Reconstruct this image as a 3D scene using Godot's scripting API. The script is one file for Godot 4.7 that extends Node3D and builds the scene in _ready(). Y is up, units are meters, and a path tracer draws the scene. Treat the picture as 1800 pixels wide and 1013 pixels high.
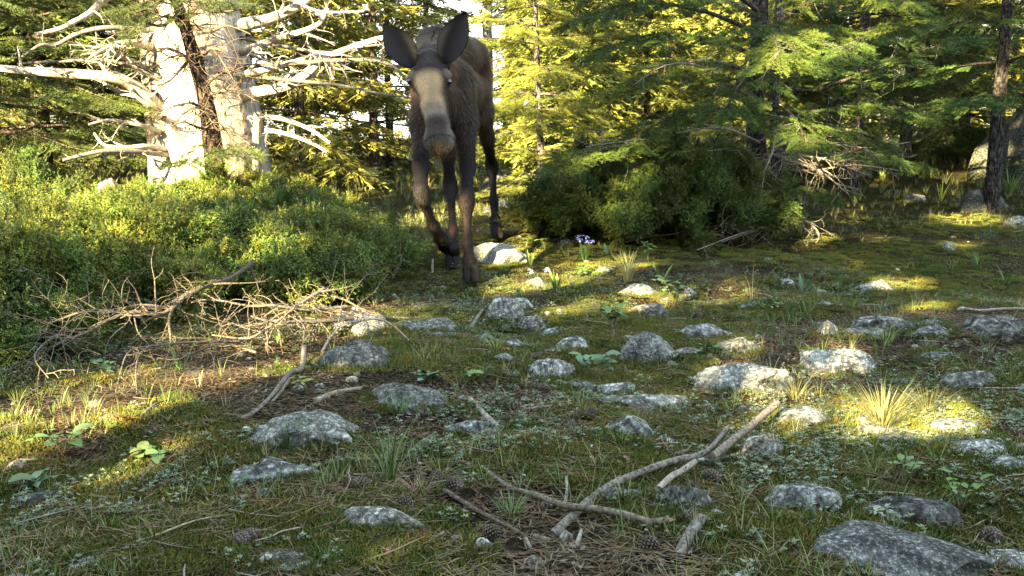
extends Node3D

# A forest clearing in early morning: a cow moose walks towards the viewer past junipers,
# lichen-covered rocks and a big bleached dead tree. Units are metres; the viewer looks along -z.

const SUN := Vector3(-0.441, 0.342, 0.830)

var rng := RandomNumberGenerator.new()
var fa := FastNoiseLite.new()
var fb := FastNoiseLite.new()
var fc := FastNoiseLite.new()
var taken := {}
var M := {}
var beams: Array = []


class MB:
	var v := PackedVector3Array()
	var n := PackedVector3Array()
	var c := PackedColorArray()
	var t := PackedInt32Array()

	func vert(p: Vector3, nn: Vector3, col := Color.WHITE) -> int:
		v.append(p)
		n.append(nn)
		c.append(col)
		return v.size() - 1

	func tri(a: int, b: int, d: int) -> void:
		t.append(a)
		t.append(b)
		t.append(d)

	func quad(a: int, b: int, d: int, e: int) -> void:
		tri(a, b, d)
		tri(a, d, e)

	func face(a: Vector3, b: Vector3, d: Vector3, col := Color.WHITE) -> void:
		var nn := (d - a).cross(b - a)
		nn = nn.normalized() if nn.length() > 1e-12 else Vector3.UP
		var k := vert(a, nn, col)
		vert(b, nn, col)
		vert(d, nn, col)
		tri(k, k + 1, k + 2)

	func mesh() -> ArrayMesh:
		for k in range(0, t.size(), 3):
			var a := t[k]
			var b := t[k + 1]
			var d := t[k + 2]
			if (v[d] - v[a]).cross(v[b] - v[a]).dot(n[a] + n[b] + n[d]) < 0.0:
				t[k + 1] = d
				t[k + 2] = b
		var arr := []
		arr.resize(Mesh.ARRAY_MAX)
		arr[Mesh.ARRAY_VERTEX] = v
		arr[Mesh.ARRAY_NORMAL] = n
		arr[Mesh.ARRAY_COLOR] = c
		arr[Mesh.ARRAY_INDEX] = t
		var m := ArrayMesh.new()
		m.add_surface_from_arrays(Mesh.PRIMITIVE_TRIANGLES, arr)
		return m


class Scatter:
	var x: Array[Transform3D] = []
	var c := PackedColorArray()

	func add(tr: Transform3D, col: Color) -> void:
		x.append(tr)
		c.append(col)


func hgt(x: float, z: float) -> float:
	var d := -z
	var h := 0.13 * smoothstep(6.2, 8.8, d) + 0.10 * smoothstep(9.0, 15.0, d) + 0.16 * smoothstep(1.0, 4.0, -x) * smoothstep(4.6, 7.5, d) + 0.42 * smoothstep(1.2, 5.0, x) * smoothstep(7.0, 15.0, d)
	var n := 1.0 - smoothstep(30.0, 60.0, d)
	h += n * (0.022 * sin(1.9 * x + 0.7 * d + 0.4) + 0.016 * sin(3.1 * d - 1.3 * x + 1.1) + 0.011 * sin(5.3 * x + 2.2 * d) + 0.009 * sin(4.7 * d - 3.9 * x))
	return h


func rr(a: float, b: float) -> float:
	return rng.randf_range(a, b)


func on_ground(x: float, z: float, lift := 0.0) -> Vector3:
	return Vector3(x, hgt(x, z) + lift, z)


# the small humps and hollows of the floor close to the viewer
func hump(x: float, z: float) -> float:
	return (1.0 - smoothstep(9.0, 14.0, -z)) * (0.016 * fa.get_noise_2d(x * 25.0, z * 25.0) + 0.034 * fb.get_noise_2d(x * 26.0 + 300.0, z * 26.0))


func on_floor(x: float, z: float, lift := 0.0) -> Vector3:
	return Vector3(x, hgt(x, z) + hump(x, z) + lift, z)


func settled(at: Vector3) -> Vector3:
	return at + Vector3(0, hump(at.x, at.z), 0)


func numbered(called: String) -> String:
	var k: int = taken.get(called, 0)
	taken[called] = k + 1
	return called if k == 0 else "%s_%03d" % [called, k]


func tag(o: Node3D, label: String, category: String, group := "", kind := "") -> Node3D:
	o.set_meta("label", label)
	if category:
		o.set_meta("category", category)
	if group:
		o.set_meta("group", group)
	if kind:
		o.set_meta("kind", kind)
	return o


func thing(called: String, label: String, category: String, at := Vector3.ZERO, group := "") -> Node3D:
	var o := Node3D.new()
	o.name = numbered(called)
	o.position = at
	add_child(o, true)
	tag(o, label, category, group)
	return o


func put(called: String, mesh: Mesh, mat: Material, parent: Node3D = null, kind := "") -> MeshInstance3D:
	var o := MeshInstance3D.new()
	o.name = numbered(called) if parent == null else called
	o.mesh = mesh
	o.material_override = mat
	if kind:
		o.set_meta("kind", kind)
	if parent == null:
		add_child(o, true)
	else:
		parent.add_child(o, true)
	return o


func many(called: String, sc: Scatter, mesh: Mesh, mat: Material, parent: Node3D = null) -> MultiMeshInstance3D:
	var mm := MultiMesh.new()
	mm.transform_format = MultiMesh.TRANSFORM_3D
	mm.use_colors = true
	mm.mesh = mesh
	mm.instance_count = sc.x.size()
	for k in sc.x.size():
		mm.set_instance_transform(k, sc.x[k])
		mm.set_instance_color(k, sc.c[k])
	var o := MultiMeshInstance3D.new()
	o.name = numbered(called) if parent == null else called
	o.multimesh = mm
	o.material_override = mat
	o.set_meta("kind", "stuff")
	if parent == null:
		add_child(o, true)
	else:
		parent.add_child(o, true)
	return o


func path(p: Array, steps := 4) -> PackedVector3Array:
	var out := PackedVector3Array()
	for k in p.size() - 1:
		var a: Vector3 = p[maxi(k - 1, 0)]
		var b: Vector3 = p[k]
		var c: Vector3 = p[k + 1]
		var d: Vector3 = p[mini(k + 2, p.size() - 1)]
		for s in steps:
			out.append(b.cubic_interpolate(c, a, d, float(s) / steps))
	out.append(p[p.size() - 1])
	return out


# a tapered limb along a path; wob makes the radius uneven, rag the colour
func tube(mb: MB, p: PackedVector3Array, r0: float, r1: float, sides := 6, col := Color.WHITE, wob := 0.12, power := 1.0, rag := 0.2) -> void:
	var count := p.size()
	var tang := (p[1] - p[0]).normalized()
	var side := tang.cross(Vector3.UP if absf(tang.y) < 0.9 else Vector3.RIGHT).normalized()
	var first := mb.v.size()
	for k in count:
		var nt := (p[mini(k + 1, count - 1)] - p[maxi(k - 1, 0)])
		nt = nt.normalized() if nt.length() > 1e-9 else tang
		tang = nt
		side = (side - tang * side.dot(tang)).normalized()
		var up := tang.cross(side)
		var f := float(k) / (count - 1)
		var r := lerpf(r0, r1, pow(f, power))
		for s in sides:
			var a := TAU * s / sides
			var q := side * cos(a) + up * sin(a)
			var w := 1.0 + wob * fa.get_noise_3d(p[k].x * 40.0 + q.x * 60.0, p[k].y * 40.0 + q.y * 60.0, p[k].z * 40.0 + q.z * 60.0) * 2.0
			var sh := 1.0 + rr(-rag, rag)
			mb.vert(p[k] + q * r * w, q, Color(col.r * sh, col.g * sh, col.b * sh))
	for k in count - 1:
		for s in sides:
			var a := first + k * sides + s
			var b := first + k * sides + (s + 1) % sides
			mb.quad(a, b, b + sides, a + sides)
	for e in 2:
		var at := 0 if e == 0 else count - 1
		var out := (p[0] - p[1]).normalized() if e == 0 else (p[count - 1] - p[count - 2]).normalized()
		var m := mb.vert(p[at], out, col)
		for s in sides:
			var k := mb.vert(mb.v[first + at * sides + s], out, col)
			var j := mb.vert(mb.v[first + at * sides + (s + 1) % sides], out, col)
			mb.tri(m, k, j)


# a thin leaf or blade: arched strip from base along dir
func blade(mb: MB, base: Vector3, dir: Vector3, bend: Vector3, length: float, width: float, segs := 4, col := Color.WHITE, shape := 0, fold := 0.0) -> void:
	var p := base
	var d := dir.normalized()
	var first := mb.v.size()
	var cols := 3 if fold > 0.0 else 2
	for k in segs + 1:
		var f := float(k) / segs
		var w := width * (1.0 - f * f) if shape == 0 else width * pow(sin(PI * clampf(0.06 + 0.94 * f, 0.0, 1.0)), 0.75) if shape == 1 else width * sin(PI * pow(clampf(0.04 + 0.96 * f, 0.0, 1.0), 0.7))
		w = maxf(w, width * 0.03)
		var side := d.cross(Vector3.UP)
		side = side.normalized() if side.length() > 0.05 else d.cross(Vector3.RIGHT).normalized()
		if bend.length() > 0.01 and absf(d.y) > 0.3:
			var s2 := d.cross(bend)
			if s2.length() > 0.01:
				side = s2.normalized()
		var nn := side.cross(d).normalized()
		if cols == 2:
			mb.vert(p - side * w * 0.5, nn, col)
			mb.vert(p + side * w * 0.5, nn, col)
		else:
			mb.vert(p - side * w * 0.5 + nn * w * fold, (nn + side * fold).normalized(), col)
			mb.vert(p, nn, col)
			mb.vert(p + side * w * 0.5 + nn * w * fold, (nn - side * fold).normalized(), col)
		p += d * length / segs
		d = (d + bend / segs).normalized()
	for k in segs:
		for s in cols - 1:
			var a := first + k * cols + s
			mb.quad(a, a + 1, a + 1 + cols, a + cols)


func rand_dir() -> Vector3:
	return Vector3(rng.randfn(), rng.randfn(), rng.randfn()).normalized()


func frame(dir: Vector3, up: Vector3, s: float) -> Basis:
	var x := dir.normalized()
	var z := x.cross(up)
	z = z.normalized() if z.length() > 0.01 else x.cross(Vector3.RIGHT).normalized()
	return Basis(x * s, z.cross(x) * s, z * s)


func tint(base: Color, spread := 0.25, hue := 0.12) -> Color:
	var k := 1.0 + rr(-spread, spread)
	var y := rr(-hue, hue)
	return Color(base.r * k * (1.0 + y), base.g * k, base.b * k * (1.0 - y))


func mat(called: String, rough := 0.85, spec := 0.3) -> StandardMaterial3D:
	var m := StandardMaterial3D.new()
	m.resource_name = called
	m.vertex_color_use_as_albedo = true
	m.roughness = rough
	m.metallic_specular = spec
	M[called] = m
	return m


func noise_tex(kind: int, freq: float, seed_: int, stops: Array, colors: Array, bump := 0.0, octaves := 4, size := 512) -> NoiseTexture2D:
	var n := FastNoiseLite.new()
	n.noise_type = kind
	n.frequency = freq
	n.seed = seed_
	n.fractal_octaves = octaves
	if kind == FastNoiseLite.TYPE_CELLULAR:
		n.cellular_return_type = FastNoiseLite.RETURN_DISTANCE
	var t := NoiseTexture2D.new()
	t.width = size
	t.height = size
	t.seamless = true
	t.noise = n
	if bump > 0.0:
		t.as_normal_map = true
		t.bump_strength = bump
	else:
		var g := Gradient.new()
		g.offsets = PackedFloat32Array(stops)
		g.colors = PackedColorArray(colors)
		t.color_ramp = g
	return t


func seamless(kind: int, freq: float, seed_: int, size: int, octaves := 4) -> Image:
	var n := FastNoiseLite.new()
	n.noise_type = kind
	n.frequency = freq
	n.seed = seed_
	n.fractal_octaves = octaves
	var im := n.get_seamless_image(size, size)
	im.convert(Image.FORMAT_L8)
	return im


func lin(r: float, g: float, b: float) -> Color:
	return Color(r, g, b).linear_to_srgb()


func rock_texture(size: int, seed_: int) -> Image:
	var coarse := seamless(FastNoiseLite.TYPE_SIMPLEX_SMOOTH, 0.012, seed_, size).get_data()
	var mid := seamless(FastNoiseLite.TYPE_SIMPLEX_SMOOTH, 0.035, seed_ + 1, size).get_data()
	var fine := seamless(FastNoiseLite.TYPE_SIMPLEX, 0.16, seed_ + 2, size, 3).get_data()
	var spot := seamless(FastNoiseLite.TYPE_SIMPLEX, 0.06, seed_ + 3, size, 5).get_data()
	var out := PackedByteArray()
	out.resize(size * size * 3)
	for k in size * size:
		var c := coarse[k] / 255.0
		var m := mid[k] / 255.0
		var f := fine[k] / 255.0
		var s := spot[k] / 255.0
		var g := 0.40 + (c - 0.5) * 0.35 + (f - 0.5) * 0.5
		var r := g
		var b := g * 0.93
		var pale := smoothstep(0.56, 0.66, m * 0.65 + s * 0.35)
		r = lerpf(r, 0.80 + (f - 0.5) * 0.4, pale * 0.85)
		b = lerpf(b, 0.74 + (f - 0.5) * 0.4, pale * 0.85)
		var gg := lerpf(g * 1.01, 0.81 + (f - 0.5) * 0.4, pale * 0.85)
		var dark := smoothstep(0.57, 0.68, (1.0 - m) * 0.5 + s * 0.5)
		r = lerpf(r, 0.16, dark * 0.8)
		gg = lerpf(gg, 0.165, dark * 0.8)
		b = lerpf(b, 0.16, dark * 0.8)
		out[k * 3] = int(clampf(r, 0.03, 1.0) * 255.0)
		out[k * 3 + 1] = int(clampf(gg, 0.03, 1.0) * 255.0)
		out[k * 3 + 2] = int(clampf(b, 0.03, 1.0) * 255.0)
	return Image.create_from_data(size, size, false, Image.FORMAT_RGB8, out)


func litter_texture(size: int) -> Image:
	var im := Image.create(size, size, false, Image.FORMAT_RGB8)
	im.fill(Color(0.40, 0.39, 0.36))
	var grain := seamless(FastNoiseLite.TYPE_SIMPLEX, 0.05, 91, size, 5)
	for y in size:
		for x in size:
			var g := grain.get_pixel(x, y).r
			var v := 0.30 + (g - 0.5) * 0.75
			im.set_pixel(x, y, Color(v, v * 0.98, v * 0.93))
	var r := RandomNumberGenerator.new()
	r.seed = 12
	for k in 5200:
		var a := r.randf() * TAU
		var x := r.randf() * size
		var y := r.randf() * size
		var v := r.randf_range(0.15, 0.85)
		var warm := r.randf_range(0.72, 1.0)
		var col := Color(v, v * lerpf(0.86, 1.0, warm), v * warm)
		var turn := r.randf_range(-0.05, 0.05)
		for s in r.randi_range(10, 34):
			im.set_pixel(posmod(int(x), size), posmod(int(y), size), col)
			x += cos(a)
			y += sin(a)
			a += turn
	return im


func bark_texture(size: int, lo: float, hi: float) -> Image:
	var a := seamless(FastNoiseLite.TYPE_SIMPLEX, 0.02, 5, size, 5)
	var b := seamless(FastNoiseLite.TYPE_CELLULAR, 0.05, 7, size, 3)
	var im := Image.create(size, size, false, Image.FORMAT_RGB8)
	for y in size:
		for x in size:
			# stretched along the trunk
			var s := a.get_pixel((x * 4) % size, y).r * 0.6 + b.get_pixel((x * 2) % size, y).r * 0.4
			var v := lerpf(lo, hi, smoothstep(0.25, 0.75, s))
			im.set_pixel(x, y, Color(v, v, v))
	return im


func make_materials() -> void:
	var rock := mat("rock", 0.92, 0.25)
	rock.albedo_texture = ImageTexture.create_from_image(rock_texture(512, 31))
	rock.uv1_triplanar = true
	rock.uv1_world_triplanar = true
	rock.uv1_scale = Vector3.ONE * 1.9
	rock.normal_enabled = true
	rock.normal_texture = noise_tex(FastNoiseLite.TYPE_SIMPLEX, 0.03, 3, [], [], 9.0, 6)
	var ground := mat("forest_floor", 0.97, 0.15)
	ground.albedo_texture = ImageTexture.create_from_image(litter_texture(1024))
	ground.uv1_triplanar = true
	ground.uv1_world_triplanar = true
	ground.uv1_scale = Vector3.ONE * 0.83
	ground.normal_enabled = true
	ground.normal_texture = noise_tex(FastNoiseLite.TYPE_SIMPLEX, 0.05, 8, [], [], 12.0, 6)
	var bark := mat("bark", 0.95, 0.2)
	bark.albedo_texture = ImageTexture.create_from_image(bark_texture(256, 0.35, 1.0))
	bark.uv1_triplanar = true
	bark.uv1_scale = Vector3(2.5, 1.4, 2.5)
	bark.normal_enabled = true
	bark.normal_texture = noise_tex(FastNoiseLite.TYPE_SIMPLEX, 0.04, 9, [], [], 14.0, 5, 256)
	var dead := mat("dead_wood", 0.85, 0.25)
	dead.albedo_texture = ImageTexture.create_from_image(bark_texture(256, 0.62, 1.0))
	dead.uv1_triplanar = true
	dead.uv1_scale = Vector3(3.0, 0.9, 3.0)
	var stick := mat("stick", 0.9, 0.2)
	stick.albedo_texture = noise_tex(FastNoiseLite.TYPE_SIMPLEX, 0.03, 19, [0.0, 0.42, 0.5, 1.0], [Color(0.35, 0.33, 0.3), Color(0.7, 0.69, 0.66), Color(0.85, 0.84, 0.8), Color(1, 1, 1)], 0.0, 5, 256)
	stick.uv1_triplanar = true
	stick.uv1_scale = Vector3.ONE * 7.0
	mat("twig", 0.9, 0.2)
	for nm in ["needles", "juniper", "far_foliage", "leaf", "grass", "moss"]:
		var m := mat(nm, 0.6, 0.35)
		m.backlight = Color(0.4, 0.4, 0.4) if nm == "far_foliage" or nm == "needles" else Color(0.75, 0.75, 0.75)
	(M["leaf"] as StandardMaterial3D).roughness = 0.45
	(M["moss"] as StandardMaterial3D).roughness = 0.95
	mat("wool_leaf", 0.95, 0.2)
	mat("litter", 0.95, 0.15)
	mat("cone", 0.9, 0.2)
	mat("petal", 0.6, 0.3).backlight = Color(0.8, 0.8, 0.8)
	var hide := mat("hide", 0.75, 0.3)
	mat("hair", 0.65, 0.35)
	mat("horn", 0.85, 0.2)
	mat("eye", 0.06, 0.7)
	for k in 2:
		var other: StandardMaterial3D = rock.duplicate()
		other.albedo_texture = ImageTexture.create_from_image(rock_texture(512, 57 + 26 * k))
		other.uv1_scale = Vector3.ONE * (1.2 if k == 0 else 3.1)
		M["rock_%d" % k] = other

# ---------- sprigs: the small pieces that crowns and shrubs are made of ----------

func needle(mb: MB, p: Vector3, d: Vector3, up: Vector3, length: float, w: float, col: Color) -> void:
	var s := d.cross(up)
	s = s.normalized() if s.length() > 0.01 else Vector3.RIGHT
	var nn := s.cross(d).normalized()
	var a := mb.vert(p - s * w * 0.5, nn, col)
	var b := mb.vert(p + s * w * 0.5, nn, col)
	var c := mb.vert(p + d * length, nn, col)
	mb.tri(a, b, c)


# a flat fir spray growing along +x, about 0.3 m long
func fir_spray(seed_: int, gap: float, nlen: float, w: float, pairs: int, fan := 1.0) -> ArrayMesh:
	rng.seed = seed_
	var mb := MB.new()
	var twigs: Array = [[Vector3.ZERO, Vector3(1, 0.05, 0), 0.30]]
	for k in pairs:
		for s in [-1.0, 1.0]:
			var f := (k + 0.6 + rr(-0.2, 0.2)) / (pairs + 0.6)
			twigs.append([Vector3(0.30 * f * 0.92, 0.008, 0), Vector3(0.75, rr(-0.12, 0.1), s * 0.75 * fan), 0.17 * (1.05 - 0.75 * f) * rr(0.75, 1.15)])
	for tw in twigs:
		var p: Vector3 = tw[0]
		var d: Vector3 = (tw[1] as Vector3).normalized()
		var length: float = tw[2]
		var q := p + d * length + Vector3(0, -0.12 * length, 0)
		var wood := Color(0.5, 0.3, 0.2)
		var side := d.cross(Vector3.UP).normalized() * 0.0016
		var a := mb.vert(p - side, Vector3.UP, wood)
		var b := mb.vert(p + side, Vector3.UP, wood)
		var c := mb.vert(q, Vector3.UP, wood)
		mb.tri(a, b, c)
		var count := int(length / gap)
		for k in count:
			var f := (k + 0.5) / count
			var o := p.lerp(q, f)
			var lat := d.cross(Vector3.UP).normalized()
			for s in 3:
				var dir := d * rr(0.5, 0.9)
				if s < 2:
					dir += lat * (1.0 if s == 0 else -1.0) * rr(0.7, 1.1) + Vector3(0, rr(0.0, 0.45), 0)
				else:
					dir += Vector3(rr(-0.3, 0.3), rr(0.6, 1.0), rr(-0.3, 0.3))
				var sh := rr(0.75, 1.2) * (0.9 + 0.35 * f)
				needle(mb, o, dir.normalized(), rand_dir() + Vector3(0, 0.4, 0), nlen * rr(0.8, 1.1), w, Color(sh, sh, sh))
	return mb.mesh()


# a coarse spray for trees farther off: fingers of foliage
func far_spray(seed_: int) -> ArrayMesh:
	rng.seed = seed_
	var mb := MB.new()
	for k in 26:
		var f := rr(0.0, 1.0)
		var s := -1.0 if k % 2 == 0 else 1.0
		var o := Vector3(0.5 * f, rr(-0.03, 0.03), s * rr(0.0, 0.03))
		var d := Vector3(rr(0.5, 1.0), rr(-0.35, 0.3), s * rr(0.1, 0.9)).normalized()
		var sh := rr(0.7, 1.25)
		needle(mb, o, d, rand_dir() + Vector3(0, 0.3, 0), rr(0.12, 0.24) * (1.15 - 0.5 * f), rr(0.02, 0.038), Color(sh, sh, sh))
	return mb.mesh()


# a bushy juniper tip growing along +x
func juniper_tip(seed_: int) -> ArrayMesh:
	rng.seed = seed_
	var mb := MB.new()
	var stems: Array = [[Vector3.ZERO, Vector3(1, 0, 0), 0.13]]
	for k in 9:
		var a := rr(0.0, TAU)
		stems.append([Vector3(rr(0.01, 0.09), 0, 0), Vector3(0.85, 0.62 * cos(a), 0.62 * sin(a)), rr(0.045, 0.085)])
	for st in stems:
		var p: Vector3 = st[0]
		var d: Vector3 = (st[1] as Vector3).normalized()
		var length: float = st[2]
		var count := int(length / 0.0052)
		for k in count:
			var f := (k + 0.5) / count
			var dir := (d * rr(0.35, 0.9) + rand_dir() * 0.8).normalized()
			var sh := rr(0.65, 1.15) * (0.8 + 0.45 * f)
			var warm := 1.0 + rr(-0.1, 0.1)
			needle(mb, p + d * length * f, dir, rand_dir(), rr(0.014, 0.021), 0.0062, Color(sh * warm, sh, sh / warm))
	return mb.mesh()


func pine_tuft(seed_: int) -> ArrayMesh:
	rng.seed = seed_
	var mb := MB.new()
	for k in 110:
		var f := rr(0.0, 1.0)
		var dir := (Vector3(rr(0.4, 1.0), 0, 0) + rand_dir() * 0.75).normalized()
		var sh := rr(0.7, 1.2)
		needle(mb, Vector3(0.13 * f, 0, 0), dir, rand_dir(), rr(0.05, 0.075), 0.0032, Color(sh, sh, sh))
	return mb.mesh()


func grass_clump(seed_: int, blades: int, lo: float, hi: float, w: float, splay: float) -> ArrayMesh:
	rng.seed = seed_
	var mb := MB.new()
	for k in blades:
		var a := rr(0.0, TAU)
		var out := Vector3(cos(a), 0, sin(a))
		var sh := rr(0.7, 1.25)
		var dry := rr(0.0, 1.0)
		var col := Color(sh * (1.0 + 0.5 * dry * dry), sh, sh * (1.0 - 0.2 * dry))
		blade(mb, out * rr(0.0, 0.014), Vector3(out.x * rr(0.05, splay), 1, out.z * rr(0.05, splay)), out * rr(0.1, 1.1) + Vector3(0, -0.35, 0), rr(lo, hi), w * rr(0.7, 1.2), 4, col)
	return mb.mesh()


func moss_tuft(seed_: int) -> ArrayMesh:
	rng.seed = seed_
	var mb := MB.new()
	for k in 70:
		var a := rr(0.0, TAU)
		var r := 0.035 * sqrt(rr(0.0, 1.0))
		var p := Vector3(cos(a) * r, 0.010 * (1.0 - r * r / 0.0016) - 0.002, sin(a) * r)
		var sh := rr(0.55, 1.35)
		needle(mb, p, (Vector3(0, 1, 0) + rand_dir() * 0.75).normalized(), rand_dir(), rr(0.007, 0.014), 0.0035, Color(sh * rr(0.9, 1.2), sh, sh * 0.9))
	return mb.mesh()


func needle_litter(seed_: int) -> ArrayMesh:
	rng.seed = seed_
	var mb := MB.new()
	for k in 16:
		var a := rr(0.0, TAU)
		var p := Vector3(rr(-0.06, 0.06), rr(0.002, 0.012), rr(-0.06, 0.06))
		var sh := rr(0.55, 1.4)
		blade(mb, p, Vector3(cos(a), rr(-0.06, 0.12), sin(a)), Vector3(rr(-0.5, 0.5), -0.1, rr(-0.5, 0.5)), rr(0.035, 0.065), 0.0022, 3, Color(sh, sh * rr(0.85, 1.0), sh * rr(0.75, 1.0)), 1)
	return mb.mesh()


func chip_litter(seed_: int) -> ArrayMesh:
	rng.seed = seed_
	var mb := MB.new()
	for k in 6:
		var a := rr(0.0, TAU)
		var p := Vector3(rr(-0.05, 0.05), rr(0.002, 0.01), rr(-0.05, 0.05))
		var sh := rr(0.5, 1.5)
		blade(mb, p, Vector3(cos(a), rr(-0.1, 0.35), sin(a)), Vector3(0, rr(-0.8, 0.5), 0), rr(0.012, 0.03), rr(0.006, 0.014), 3, Color(sh, sh * rr(0.85, 1.0), sh * rr(0.8, 1.0)), 1)
	return mb.mesh()


# a mat of small woolly grey-green rosettes
func rosettes(seed_: int) -> ArrayMesh:
	rng.seed = seed_
	var mb := MB.new()
	for k in 6:
		var c := Vector3(rr(-0.045, 0.045), 0.004, rr(-0.045, 0.045))
		var h := rr(0.004, 0.034)
		for s in 8:
			var a := TAU * s / 8.0 + rr(-0.25, 0.25)
			var lift := rr(0.25, 1.2)
			var sh := rr(0.7, 1.25)
			blade(mb, c + Vector3(0, h, 0), Vector3(cos(a), lift, sin(a)), Vector3(cos(a), -0.4, sin(a)) * 0.5, rr(0.010, 0.018), rr(0.0045, 0.007), 3, Color(sh, sh, sh), 2)
	return mb.mesh()


func twig_bit(seed_: int) -> ArrayMesh:
	rng.seed = seed_
	var mb := MB.new()
	var p: Array = [Vector3(-0.1, 0.006, 0)]
	for k in 4:
		p.append((p[k] as Vector3) + Vector3(0.05, rr(-0.006, 0.008), rr(-0.02, 0.02)))
	tube(mb, PackedVector3Array(p), 0.0035, 0.0015, 4)
	tube(mb, PackedVector3Array([p[2], (p[2] as Vector3) + Vector3(0.03, 0.01, 0.025 * (1 if seed_ % 2 else -1))]), 0.002, 0.001, 3)
	return mb.mesh()


# ---------- trees ----------

# sprays along a bough; the bough runs out from a to b with a sag
func bough(sc: Scatter, pts: PackedVector3Array, start: float, size: float, step: float, base: Color, spread: float, droop: float, cull := false, origin := Vector3.ZERO) -> void:
	var length := 0.0
	for k in pts.size() - 1:
		length += pts[k].distance_to(pts[k + 1])
	var count := maxi(2, int(length * (1.0 - start) / step))
	for k in count + 1:
		var f := lerpf(start, 1.0, float(k) / count)
		var g := f * (pts.size() - 1)
		var j := mini(int(g), pts.size() - 2)
		var p := pts[j].lerp(pts[j + 1], g - j)
		var d := (pts[j + 1] - pts[j]).normalized()
		var lat := d.cross(Vector3.UP).normalized()
		for s in [-1.0, 0.0, 1.0]:
			if s == 0.0 and k < count and rng.randf() < 0.55:
				continue
			var dir: Vector3 = d * rr(0.5, 1.0) + lat * s * rr(0.4, 1.1) + Vector3(0, -droop * rr(0.3, 1.4), 0)
			var reach := spread * length * (1.0 - f * 0.75) * rr(0.0, 1.0) * absf(s)
			var at: Vector3 = p + (lat * s + d * 0.5) * reach + Vector3(0, -droop * reach * 0.5 + rr(-0.03, 0.03), 0)
			if cull and (lit_through(origin + at) or lit_through(origin + at + dir.normalized() * size * 0.3) or lit_through(origin + at + dir.normalized() * size * 0.6)):
				continue
			sc.add(Transform3D(frame(dir, Vector3(rr(-0.8, 0.8), 1, rr(-0.8, 0.8)), size * rr(0.55, 1.35)), at), tint(base))


# does sunlight that should pass a gap in the canopy go through this point
func lit_through(at: Vector3) -> bool:
	for b in beams:
		var c: Vector3 = b[0]
		var r: float = b[1]
		var to := at - c
		var off := to - SUN * to.dot(SUN)
		if off.length() < r * rr(0.9, 1.2) + 0.06:
			return true
	return false


# a conifer: trunk, boughs in rough whorls and a crown of sprays
func conifer(called: String, label: String, group: String, at: Vector3, o: Dictionary) -> Node3D:
	rng.seed = hash(called) + int(at.x * 1000.0) + int(at.z * 777.0) + int(o.get("seed", 0))
	var root := thing(called, label, o.get("category", "tree"), at, group)
	var high: float = o.get("high", 8.0)
	var start: float = o.get("start", 0.3)
	var reach: float = o.get("reach", 1.4)
	var tr: float = o.get("trunk", 0.09)
	var lean: Vector3 = o.get("lean", Vector3.ZERO)
	var base: Color = o.get("color", Color(0.05, 0.08, 0.018))
	var bark: Color = o.get("bark", Color(0.13, 0.105, 0.085))
	var size: float = o.get("size", 1.0)
	var drop: float = o.get("drop", 0.25)
	var gap: float = o.get("gap", 0.28)
	var per: int = o.get("per", 5)
	var cull: bool = o.get("cull", false)
	var bare: float = o.get("bare", 0.0)
	var apart: bool = o.get("apart", false)
	var tp: Array = []
	for k in 9:
		var f := k / 8.0
		tp.append(lean * f * high + Vector3(rr(-0.02, 0.02) * high * 0.12, high * f - 0.15, rr(-0.02, 0.02) * high * 0.12))
	var trunk := path(tp, 3)
	var tm := MB.new()
	tube(tm, trunk, tr, tr * 0.15, o.get("sides", 8), bark, 0.12, 1.0, 0.25)
	put("trunk", tm.mesh(), M["bark"], root)
	var wood := MB.new()
	var sc := Scatter.new()
	var y := start
	while y < high * 0.97:
		var f := y / high
		var g := f * (trunk.size() - 1)
		var j := mini(int(g), trunk.size() - 2)
		var o0 := trunk[j].lerp(trunk[j + 1], g - j)
		var rad := reach * (1.0 - pow(f, 1.3)) * (0.55 + 0.45 * smoothstep(0.0, 0.18, f)) + 0.12
		for k in per:
			var a := TAU * (k + rr(-0.35, 0.35)) / per + y * 3.1
			var l := rad * rr(0.6, 1.2)
			var out := Vector3(cos(a), 0, sin(a))
			var rise := rr(-0.1, 0.25) - drop * (1.0 - f)
			var pts := PackedVector3Array()
			var p := o0 + out * tr * 0.5
			var d := (out + Vector3(0, rise + 0.15, 0)).normalized()
			for s in 6:
				pts.append(p)
				p += d * l / 5.0
				d = (d + Vector3(rr(-0.13, 0.13), -drop * 0.35 + (0.22 if s > 2 else 0.0), rr(-0.13, 0.13))).normalized()
			var dead := y < bare and rng.randf() < 0.8
			var mb := MB.new() if apart else wood
			tube(mb, pts, 0.008 + tr * 0.13 * (1.0 - f), 0.003, 5, bark * (1.5 if dead else 0.9))
			if dead:
				for s in 7:
					var q := pts[2 + s % 4]
					var td := (out + rand_dir() * 0.9).normalized()
					tube(mb, PackedVector3Array([q, q + td * rr(0.1, 0.3) * l * 0.6, q + td * l * 0.35 + rand_dir() * 0.08]), 0.004, 0.0015, 3, bark * 1.6)
			else:
				bough(sc, pts, o.get("inner", 0.2), size, o.get("step", 0.13), base, o.get("spread", 0.28), drop, cull, at)
			if apart:
				put("branch", mb.mesh(), M["bark"], root)
		y += gap * rr(0.75, 1.25)
	if not apart:
		put("branches", wood.mesh(), M["bark"], root, "stuff")
	if sc.x.size():
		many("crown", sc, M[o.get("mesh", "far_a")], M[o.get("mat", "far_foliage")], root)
	return root


func again(src: Node3D, at: Vector3, turn: float, s: float, label: String) -> Node3D:
	var r: Node3D = src.duplicate()
	r.name = numbered(str(src.name).rstrip("0123456789").trim_suffix("_"))
	add_child(r, true)
	r.position = at
	r.rotation.y = turn
	r.scale = Vector3.ONE * s
	r.set_meta("label", label)
	return r


# ---------- shrubs ----------

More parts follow.
